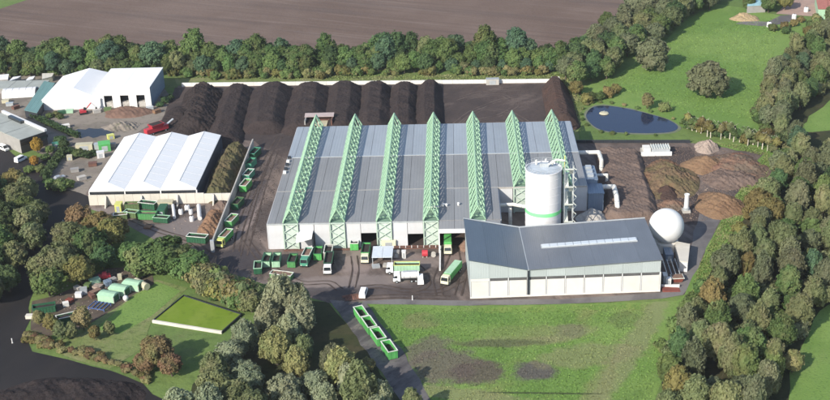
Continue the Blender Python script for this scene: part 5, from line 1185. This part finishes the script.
def tree(name, label, x, y, fol, crown='round', s=1.0, sz=None, group=None, cat='tree', rot=None, bark=None):
    global ntree; ntree += 1
    t = thing(name, label, cat, (x, y, 0), rnd.uniform(0, 6.28), group)
    cr = rnd.choice(CR[crown]); sz = sz or s
    c = bpy.data.objects.new('crown' if crown != 'bush' else 'foliage', cr); col.objects.link(c); c.parent = t; c.scale = (s*rnd.uniform(.92, 1.08), s*rnd.uniform(.92, 1.08), sz)
    if not cr.materials: cr.materials.append(FOL[fol])
    c.material_slots[0].link = 'OBJECT'; c.material_slots[0].material = FOL[fol]
    tm = rnd.choice(TR_['bush' if crown == 'bush' else 'birch' if crown == 'birch' else 'big'])
    k = put('stem' if crown == 'bush' else 'trunk', tm, t); k.scale = (s, s, sz)
    if bark: k.material_slots[0].link = 'OBJECT'; k.material_slots[0].material = bark
    return t
def inside(p, poly):
    x, y = p; c = False
    for (x0, y0), (x1, y1) in zip(poly, poly[1:]+poly[:1]):
        if (y0 > y) != (y1 > y) and x < (x1-x0)*(y-y0)/(y1-y0)+x0: c = not c
    return c
def scatter(poly_px, d, seed, tries=6000):
    r = random.Random(seed); P = [G(*q) for q in poly_px]; xs_ = [p[0] for p in P]; ys_ = [p[1] for p in P]; o = []
    for _ in range(tries):
        p = (r.uniform(min(xs_), max(xs_)), r.uniform(min(ys_), max(ys_)))
        if inside(p, P) and all((p[0]-q[0])**2+(p[1]-q[1])**2 > d*d for q in o): o.append(p)
    return o
# tree belt between windrows and ploughed field
for row, (v0, v1, s0, d) in enumerate(((63.5, 65.5, 1.1, 17), (68, 71, 1.0, 15), (74.0, 75.5, .72, 14))):
    u = -12
    while u < 562:
        vv = rnd.uniform(v0, v1) + (1.5 if u < 170 and row else 0) - (2.0 if u > 330 and row == 2 else 0)
        x, y = G(u, vv); f = rnd.choices(['hedge', 'bluegreen', 'dark', 'fresh', 'wood'], [5, 3, 2, 2, 1])[0]
        s = s0*rnd.choice([.75, .9, 1.0, 1.0, 1.1, 1.3])*rnd.uniform(.92, 1.08)
        fl = {'hedge': 'mid green', 'bluegreen': 'bluish green', 'dark': 'dark green', 'fresh': 'light green', 'wood': 'olive green'}[f]
        tree('hedgerow_tree', fl + ' leafy tree of the belt ' + ('behind the white farm sheds' if u < 170 else 'behind the compost windrows' if u < 330 else 'behind the middle of the compost wall' if u < 450 else 'behind the open compost floor') + (', back row' if row == 0 else ', front row' if row == 2 else ''), x, y, f, rnd.choice(['round', 'round', 'tall']), s*1.0, s*rnd.uniform(.95, 1.15), 'trees of the belt before the ploughed field')
        u += d*rnd.uniform(.7, 1.1)
for i in range(90):
    u = rnd.uniform(165, 560); x, y = G(u, rnd.uniform(75.5, 79.5) if u < 330 else rnd.uniform(73.5, 76))
    tree('shrub', 'low olive shrub at the foot of the tree belt', x, y, rnd.choice(['fresh', 'hedge', 'autumn', 'reed']), 'bush', rnd.uniform(.8, 1.5), None, 'shrubs at the foot of the tree belt', 'shrub')
for i in range(16):
    x, y = G(rnd.uniform(-8, 100), rnd.uniform(74.5, 77)); tree('shrub', 'dark shrub behind the white farm sheds', x, y, rnd.choice(['hedge', 'autumn', 'dark']), 'bush', rnd.uniform(.9, 1.4), None, 'shrubs behind the farm sheds', 'shrub')
for i, (px_, py_) in enumerate(pl[::2]):
    if rnd.random() < .75: tree('reed_clump', 'low reed clump on the pond bank', cx + (px_-cx)*1.13, cy + (py_-cy)*1.2, rnd.choice(['reed', 'fresh', 'hedge']), 'bush', rnd.uniform(.35, .6), rnd.uniform(.3, .5), 'reed clumps on the pond bank', 'plant')
# thick belt at the upper right
for (x, y) in scatter([(558, 72), (585, 52), (612, 32), (640, 8), (650, -12), (730, -14), (716, 6), (686, 24), (656, 44), (628, 64), (606, 80), (590, 90), (572, 88)], 7.0, 3):
    f = rnd.choices(['hedge', 'dark', 'oak', 'wood'], [3, 2, 4, 3])[0]; s = rnd.uniform(.8, 1.15)
    tree('hedgerow_tree', {'hedge': 'mid green', 'dark': 'dark green', 'oak': 'grey olive', 'wood': 'olive'}[f] + ' tree in the thick belt beside the pasture', x, y, f, rnd.choice(['round', 'round', 'tall']), s, s*rnd.uniform(.95, 1.15), 'trees of the belt beside the pasture')
# lone trees
x, y = G(707, 97); tree('oak_tree', 'large round lone tree standing free in the green pasture', x, y, 'oak', 'dome', 1.9, 1.75)
x, y = G(651, 70); tree('oak_tree', 'large grey-green tree at the inner edge of the belt, by the pasture', x, y, 'oak', 'dome', 1.65, 1.75)
x, y = G(647, 109); tree('small_tree', 'small pale yellowish tree above the pond', x, y, 'reed', 'tall', .62, .62)
x, y = G(664, 112); tree('shrub', 'pale shrub right of the small tree above the pond', x, y, 'reed', 'bush', 1.3, 1.3, None, 'shrub')
x, y = G(576, 95); tree('small_tree', 'brownish bush-like tree at the corner by the belt', x, y, 'autumn', 'round', .7, .62)
for i, (u, v) in enumerate([(600, 100), (608, 97), (592, 100), (586, 104), (616, 93)]):
    x, y = G(u, v); tree('shrub', 'brownish shrub between belt and pond', x, y, rnd.choice(['autumn', 'hedge', 'reed']), 'bush', rnd.uniform(1.0, 1.6), None, 'shrubs between belt and pond', 'shrub')
# pale row of thin trees behind the chip yard
for i in range(20):
    u = 688+i*4.6+rnd.uniform(-1, 1); v = 127+i*1.15+rnd.uniform(-1.5, 2.5)
    x, y = G(u, v+3); tree('birch_tree', 'thin pale stemmed tree in the row behind the chip yard', x, y, rnd.choice(['wood', 'autumn', 'hedge', 'reed', 'hedge']), 'birch', rnd.uniform(.85, 1.25), rnd.uniform(.6, .85), 'pale stemmed trees behind the chip yard', bark=M['pale_bark'])
for i in range(26):
    u = 676+rnd.uniform(0, 105); x, y = G(u, 120+(u-676)*.24+rnd.uniform(0, 7)); tree('shrub', 'olive shrub under the pale stemmed row', x, y, rnd.choice(['hedge', 'wood', 'dark', 'autumn']), 'bush', rnd.uniform(.9, 1.5), None, 'shrubs under the pale stemmed row', 'shrub')
# the wood on the right
wood_poly = [(838, 22), (812, 48), (783, 72), (765, 100), (764, 122), (782, 142), (784, 160), (770, 184), (748, 228), (718, 284), (690, 322), (672, 352), (664, 425), (768, 428), (782, 356), (820, 308), (850, 296), (850, 172), (818, 166), (796, 152), (788, 126), (838, 80)]
nw = 0
for (x, y) in sorted(scatter(wood_poly, 6.1, 5, 16000), key=lambda p: p[1])[:298]:
    f = rnd.choices(['wood', 'oak', 'hedge', 'dark', 'autumn', 'bluegreen'], [8, 4, 2, .5, .3, .3])[0]; s = rnd.uniform(.62, .95)
    tree('broadleaf_tree', {'wood': 'olive green', 'oak': 'grey olive', 'hedge': 'mid green', 'dark': 'dark green', 'autumn': 'brownish', 'bluegreen': 'bluish green'}[f] + ' tree in the right hand wood, ' + ('level with the pasture' if y > 115 else 'level with the chip yard' if y > 20 else 'level with the slate roofed building' if y > -38 else 'low in the view') + (', outer side' if x > 125 else ''), x, y, f, rnd.choice(['round', 'tall', 'tall', 'willow', 'willow']), s, s*rnd.uniform(1.05, 1.4), 'trees of the wood at the right'); nw += 1
for i in range(34):
    k = rnd.random(); a_, b_ = rnd.choice([((768, 190), (700, 296)), ((700, 296), (662, 350)), ((756, 110), (776, 150))])
    x, y = G(a_[0]+(b_[0]-a_[0])*k-2, a_[1]+(b_[1]-a_[1])*k+3); tree('shrub', 'rough shrub along the edge of the right hand wood', x, y, rnd.choice(['hedge', 'autumn', 'wood', 'fresh']), 'bush', rnd.uniform(.8, 1.5), None, 'shrubs along the edge of the wood', 'shrub')
x, y = G(792, 372); tree('small_tree', 'round tan coloured tree between the wood and the grass field', x, y, 'reed', 'round', .62, .62)
for (x, y) in scatter(wood_poly, 7.5, 25, 2600):
    tree('understory_shrub', 'shrub filling the floor of the wood at the right', x, y, rnd.choice(['hedge', 'wood', 'wood', 'oak']), 'bush', rnd.uniform(1.3, 2.1), None, 'shrubs inside the wood at the right', 'shrub')
# farm trees, top right
for (x, y) in scatter([(742, 8), (758, 16), (790, 12), (786, -6), (770, -8), (768, 6)], 8, 8, 500): tree('farm_tree', 'tree beside the cyan roofed farm shed', x, y, rnd.choice(['hedge', 'dark', 'autumn']), 'round', rnd.uniform(.7, .95), None, 'trees beside the cyan roofed farm shed')
for (x, y) in scatter([(765, 30), (800, 22), (838, 20), (812, 42), (792, 40)], 6, 9, 500)[:22]: tree('shrub', 'brownish shrub between pasture and pink farm yard', x, y, rnd.choice(['autumn', 'reed', 'hedge']), 'bush', rnd.uniform(1, 1.5), None, 'shrubs between pasture and farm', 'shrub')
# left edge wood
for (x, y) in scatter([(-50, 190), (14, 192), (40, 208), (45, 232), (30, 262), (10, 304), (-60, 320)], 7.6, 11):
    f = rnd.choices(['hedge', 'wood', 'autumn', 'dark'], [4, 4, 1, 2])[0]; s = rnd.uniform(.85, 1.1)
    tree('broadleaf_tree', {'wood': 'olive green', 'hedge': 'mid green', 'dark': 'dark green', 'autumn': 'brownish'}[f] + ' tree left of the dark road', x, y, f, 'round', s, s*1.05, 'trees left of the dark road')
# group between road and storage yard, turning colour
for (u, v, f, s, lb) in ((82, 232, 'rust', .85, 'reddish tinged tree at the head of the roadside group'), (100, 238, 'autumn', .8, 'brownish tree behind the reddish roadside tree'), (72, 252, 'wood', .95, 'olive tree at the road edge below the reddish one'), (92, 262, 'hedge', 1.0, 'broad green tree in the middle of the roadside group'), (112, 248, 'autumn', .85, 'yellow-brown tree next to the dark green broad one'), (62, 276, 'wood', .95, 'olive tree leaning over the dark road'), (82, 284, 'autumn', .8, 'brown tree above the storage yard'), (50, 296, 'hedge', .8, 'green tree above the dark green container'), (104, 268, 'dark', .7, 'dark tree behind the red machine'), (120, 240, 'autumn', .7, 'yellowing tree below the container cluster'), (42, 280, 'wood', .75, 'small olive tree at the bend of the dark road')):
    x, y = G(u, v); tree('roadside_tree', lb, x, y, f, 'round', s*1.22, s*1.15)
for (u, v, s, lb) in ((146, 272, 1.15, 'broad dark green tree left of the cluster shade'), (170, 270, 1.2, 'broad green tree in the middle before the left yard'), (192, 279, 1.05, 'green tree at the right of the broad trio'), (132, 262, .8, 'smaller green tree at the left of the broad trio')):
    x, y = G(u, v); tree('lime_tree', lb, x, y, 'fresh' if s < 1.1 else 'hedge', 'dome', s*1.3, s*.98)
for i in range(46):
    k = i/45; x, y = G(196+k*56+rnd.uniform(-5, 5), 284+k*26+rnd.uniform(-4, 4)); tree('shrub', 'yellow-green bush between basin and yard', x, y, rnd.choice(['autumn', 'reed', 'fresh', 'wood']), 'bush', rnd.uniform(1.5, 2.5), None, 'bushes between basin and yard', 'shrub')
for (u, v, s, f, lb) in ((236, 300, .62, 'autumn', 'yellowing tree above the corner of the basin'), (222, 292, .5, 'reed', 'small yellow tree by the yard edge'), (252, 312, .7, 'wood', 'olive tree right of the basin corner')):
    x, y = G(u, v); tree('small_tree', lb, x, y, f, 'round', s, s)
# willows, lower middle
wil = scatter([(246, 350), (268, 328), (296, 322), (312, 342), (326, 364), (348, 386), (372, 412), (380, 430), (170, 430), (192, 408), (222, 378)], 7.4, 13)
for (x, y) in wil:
    f = rnd.choices(['willow', 'wood', 'reed', 'oak', 'autumn'], [7, 2.5, .5, 1.2, .2])[0]; s = rnd.uniform(.7, 1.15)
    tree('willow_tree', {'willow': 'silvery grey-green', 'wood': 'olive', 'reed': 'pale tan', 'oak': 'grey olive', 'autumn': 'brownish'}[f] + ' willow in the copse left of the access road', x, y, f, rnd.choice(['willow', 'willow', 'round']), s, s*rnd.uniform(.8, 1.15), 'willows of the copse left of the access road')
x, y = G(284, 326); tree('willow_tree', 'tallest silvery willow rising highest in the copse', x, y, 'willow', 'willow', 1.2, 1.35)
x, y = G(303, 338); tree('willow_tree', 'silvery willow just right of the tallest one', x, y, 'willow', 'willow', 1.1, 1.2)
x, y = G(342, 384); tree('willow_tree', 'broad tan-green willow at the road side of the copse', x, y, 'reed', 'willow', 1.1, .9)
x, y = G(368, 372); tree('small_tree', 'small yellow-green tree beside the road below the containers', x, y, 'reed', 'round', .45, .42)
x, y = G(382, 412); tree('willow_tree', 'pale willow at the bottom edge beside the road', x, y, 'willow', 'willow', .8, .8)
x, y = G(412, 418); tree('roadside_tree', 'slim tree at the bottom edge right of the road', x, y, 'wood', 'tall', .55, .8)
for (u, v, s, lb) in ((158, 366, .95, 'rusty brown tree beside the basin wall'), (172, 376, .7, 'smaller rusty tree right of the rusty brown one'), (146, 372, .6, 'small rusty tree at the water edge')):
    x, y = G(u, v); tree('rusty_tree', lb, x, y, 'rust', 'round', s, s*.95)
for (u, v, s) in ((52, 332, .6), (72, 338, .55), (84, 330, .75), (40, 326, .55), (96, 340, .5), (62, 340, .6), (110, 335, .45)):
    x, y = G(u, v); tree('small_tree', 'bare-looking brownish tree on the bank before the storage yard', x, y, rnd.choice(['autumn', 'wood', 'reed']), 'tall', s*.85, s*.85, 'brownish trees on the bank')
for i in range(58):
    k = rnd.random(); pts = [(26, 344), (60, 353), (110, 366), (150, 385)]; j = min(2, int(k*3)); f_ = k*3-j
    x, y = G(pts[j][0]+(pts[j+1][0]-pts[j][0])*f_, pts[j][1]+(pts[j+1][1]-pts[j][1])*f_-rnd.uniform(0, 9)); tree('reed_clump', 'brownish reed clump along the dark road edge', x, y, rnd.choice(['reed', 'rust', 'reed', 'autumn']), 'bush', rnd.uniform(.45, .8), rnd.uniform(.4, .6), 'reed clumps along the dark road', 'plant')
# farm hedge, orange tree and shrubs on the gravel yard
hedge('dark clipped hedge beside the silver car', [(66, 152), (54, 166), (45, 180)], 2.6, 2.4, FOL['dark'])
hedge('dark hedge running from the farm roof to the puddle', [(34, 118), (54, 128), (78, 138)], 2.2, 2.0, FOL['dark'], seed=5)
x, y = G(38, 153); tree('orange_tree', 'bright orange autumn tree against the dark farm building', x, y, 'orange', 'round', .55, .62)
x, y = G(35, 166); tree('orange_tree', 'smaller orange tree in front of the bright one', x, y, 'orange', 'round', .38, .42)
for (u, v, s) in ((78, 157, 1.3), (86, 158, 1.2), (92, 156, 1.0), (72, 153, 1.0), (60, 143, 1.2), (64, 147, 1.1), (50, 152, 1.1), (46, 160, 1.0), (60, 190, 1.7), (52, 188, 1.5), (68, 188, 1.4), (50, 118, .9), (56, 116, .8), (60, 119, .9), (165, 103, 1.2), (160, 107, .9), (170, 100, 1.0), (30, 172, 1.1), (40, 172, 1.2)):
    x, y = G(u, v); tree('shrub', 'dark shrub in the gravel yard near the farm building', x, y, rnd.choice(['dark', 'hedge', 'fresh']), 'bush', s, s*.8, 'shrubs of the gravel yard', 'shrub')
# loose things nobody could count: grass tufts, chips and crumbs
def strew(name, polys, n, size, h, m, seed, flat=False):
    r = np.random.RandomState(seed); V = []; F = []
    for poly, share in polys:
        P = [G(*q) for q in poly]; xs_ = [p[0] for p in P]; ys_ = [p[1] for p in P]; k = 0
        while k < n*share:
            x, y = r.uniform(min(xs_), max(xs_)), r.uniform(min(ys_), max(ys_))
            if not inside((x, y), P): continue
            k += 1; a = r.uniform(0, pi); e = size*r.uniform(.4, 1.5); b = len(V); z = h*r.uniform(.4, 1.4)
            if flat:
                V += [(x-e*cos(a), y-e*sin(a), .05), (x+e*sin(a)*.8, y-e*cos(a)*.8, .05), (x+e*cos(a), y+e*sin(a), .05), (x, y, .08+z)]; F += [(b, b+1, b+3), (b+1, b+2, b+3), (b+2, b, b+3)]
            else:
                t = r.uniform(-.3, .3); V += [(x-e*cos(a), y-e*sin(a), .02), (x+e*cos(a), y+e*sin(a), .02), (x+e*cos(a)*.6+t, y+e*sin(a)*.6+t, z), (x-e*cos(a)*.6+t, y-e*sin(a)*.6+t, z)]; F += [(b, b+1, b+2, b+3)]
    mb = MB(); mb.v = V; mb.f = F; o = mb.build(name, m); o['kind'] = 'stuff'; return o
near = [([(372, 308), (480, 308), (650, 304), (660, 340), (648, 425), (440, 425), (408, 352)], 1)]
strew('grass_tufts', near, 16000, .17, .20, M['south'], 91)
strew('grass_tufts', [([(600, 84), (655, 54), (690, 24), (780, 18), (770, 78), (752, 120), (690, 112)], 1)], 9000, .24, .22, M['meadow'], 97)
strew('bank_grass', [([(176, 78), (330, 76), (560, 74), (580, 86), (578, 118), (562, 82)], .5), ([(704, 142), (760, 148), (776, 160), (740, 222), (706, 280), (690, 296), (702, 258), (740, 190), (764, 156)], .5)], 9000, .25, .4, M['verge'], 93)
strew('wood_debris', [([(604, 150), (690, 146), (760, 156), (735, 198), (720, 216), (690, 225), (655, 222), (608, 222)], 1.0)], 5000, .24, .2, M['chips'], 94, True)
strew('pale_debris', [([(642, 160), (700, 160), (745, 165), (720, 216), (662, 222)], .5), ([(170, 205), (230, 200), (240, 230), (170, 232)], .15), ([(40, 290), (110, 270), (150, 272), (80, 325)], .35)], 500, .28, .25, M['rubble'], 95, True)
strew('compost_crumbs', [([(170, 92), (555, 86), (566, 120), (300, 128), (285, 150), (160, 130)], .6), ([(215, 150), (285, 150), (262, 240), (262, 252)], .4)], 5000, .2, .12, M['compost'], 96, True)
def tracks(name, lines, m, seed):
    r = random.Random(seed); mb = MB()
    for k, L_ in enumerate(lines):
        P = [G(*q) for q in L_]
        q = [P[0]] + [tuple(np.array(P[i])*(1-t) + np.array(P[i+1])*t) for i in range(len(P)-1) for t in (.25, .5, .75, 1.0)]
        q = [q[0]] + [tuple((np.array(q[i-1])+2*np.array(q[i])+np.array(q[i+1]))/4) for i in range(1, len(q)-1)] + [q[-1]]
        for s in (-1.0, 1.0):
            z = .105 + .004*(2*k + (s > 0)); V = []
            for i, p in enumerate(q):
                a = np.array(q[max(0, i-1)]); b = np.array(q[min(len(q)-1, i+1)]); d = (b-a)/max(1e-6, np.linalg.norm(b-a)); n = np.array([-d[1], d[0]])
                w = .26*r.uniform(.6, 1.3); c = np.array(p) + n*s
                V += [(*(c-n*w), z), (*(c+n*w), z)]
            mb.add(V, [(2*i, 2*i+2, 2*i+3, 2*i+1) for i in range(len(q)-1)])
    o = mb.build(name, m); o['kind'] = 'stuff'; return o
tracks('tyre_tracks', [[(236, 252), (240, 230), (250, 200), (266, 160), (280, 136)], [(244, 256), (252, 226), (262, 190), (276, 150)], [(340, 290), (330, 282), (300, 284), (262, 262), (246, 240)], [(352, 288), (356, 270), (354, 256)], [(360, 288), (380, 286), (410, 292), (440, 292), (462, 280)], [(412, 262), (424, 272), (428, 284), (420, 290), (400, 291)], [(440, 296), (436, 280), (444, 262), (448, 252)], [(344, 300), (362, 298), (400, 296), (450, 298)], [(214, 258), (190, 240), (160, 232), (120, 214)], [(458, 296), (462, 280), (464, 262), (462, 252)]], mix_mat('tyre_mud', (.062, .047, .041), [((.10, .078, .068), .3, .45, .62, .8, 0, (1, 1))]), 5)
tracks('tyre_tracks', [[(448, 130), (470, 112), (500, 100), (535, 96)], [(460, 128), (480, 108), (510, 112), (530, 124)], [(470, 122), (500, 116), (520, 104), (500, 94), (470, 98)], [(455, 100), (480, 92), (520, 90)]], mix_mat('pale_tyre_mud', (.125, .10, .09), [((.08, .06, .055), .2, .45, .62, .9, 0, (1, 1))]), 6)
# small posts
for (u, v, lb) in ((412.5, 300, 'small white post at the meadow edge by the yard'), (12.5, 343, 'white post standing on the dark road'), (63.5, 224, 'small white marker post at the head of the dark road'), (664, 351, 'small white marker at the edge of the wood')):
    x, y = G(u, v); t = thing('marker_post', lb, 'post', (x, y, 0)); MB().lathe([(.16, .1), (.14, 1.5), (.05, 1.6)], n=8).build('post', M['white'], t); MB().box(-.25, .25, -.25, .25, 0, .1).build('foot', M['concrete'], t)
print('trees', ntree, 'willows', len(wil))
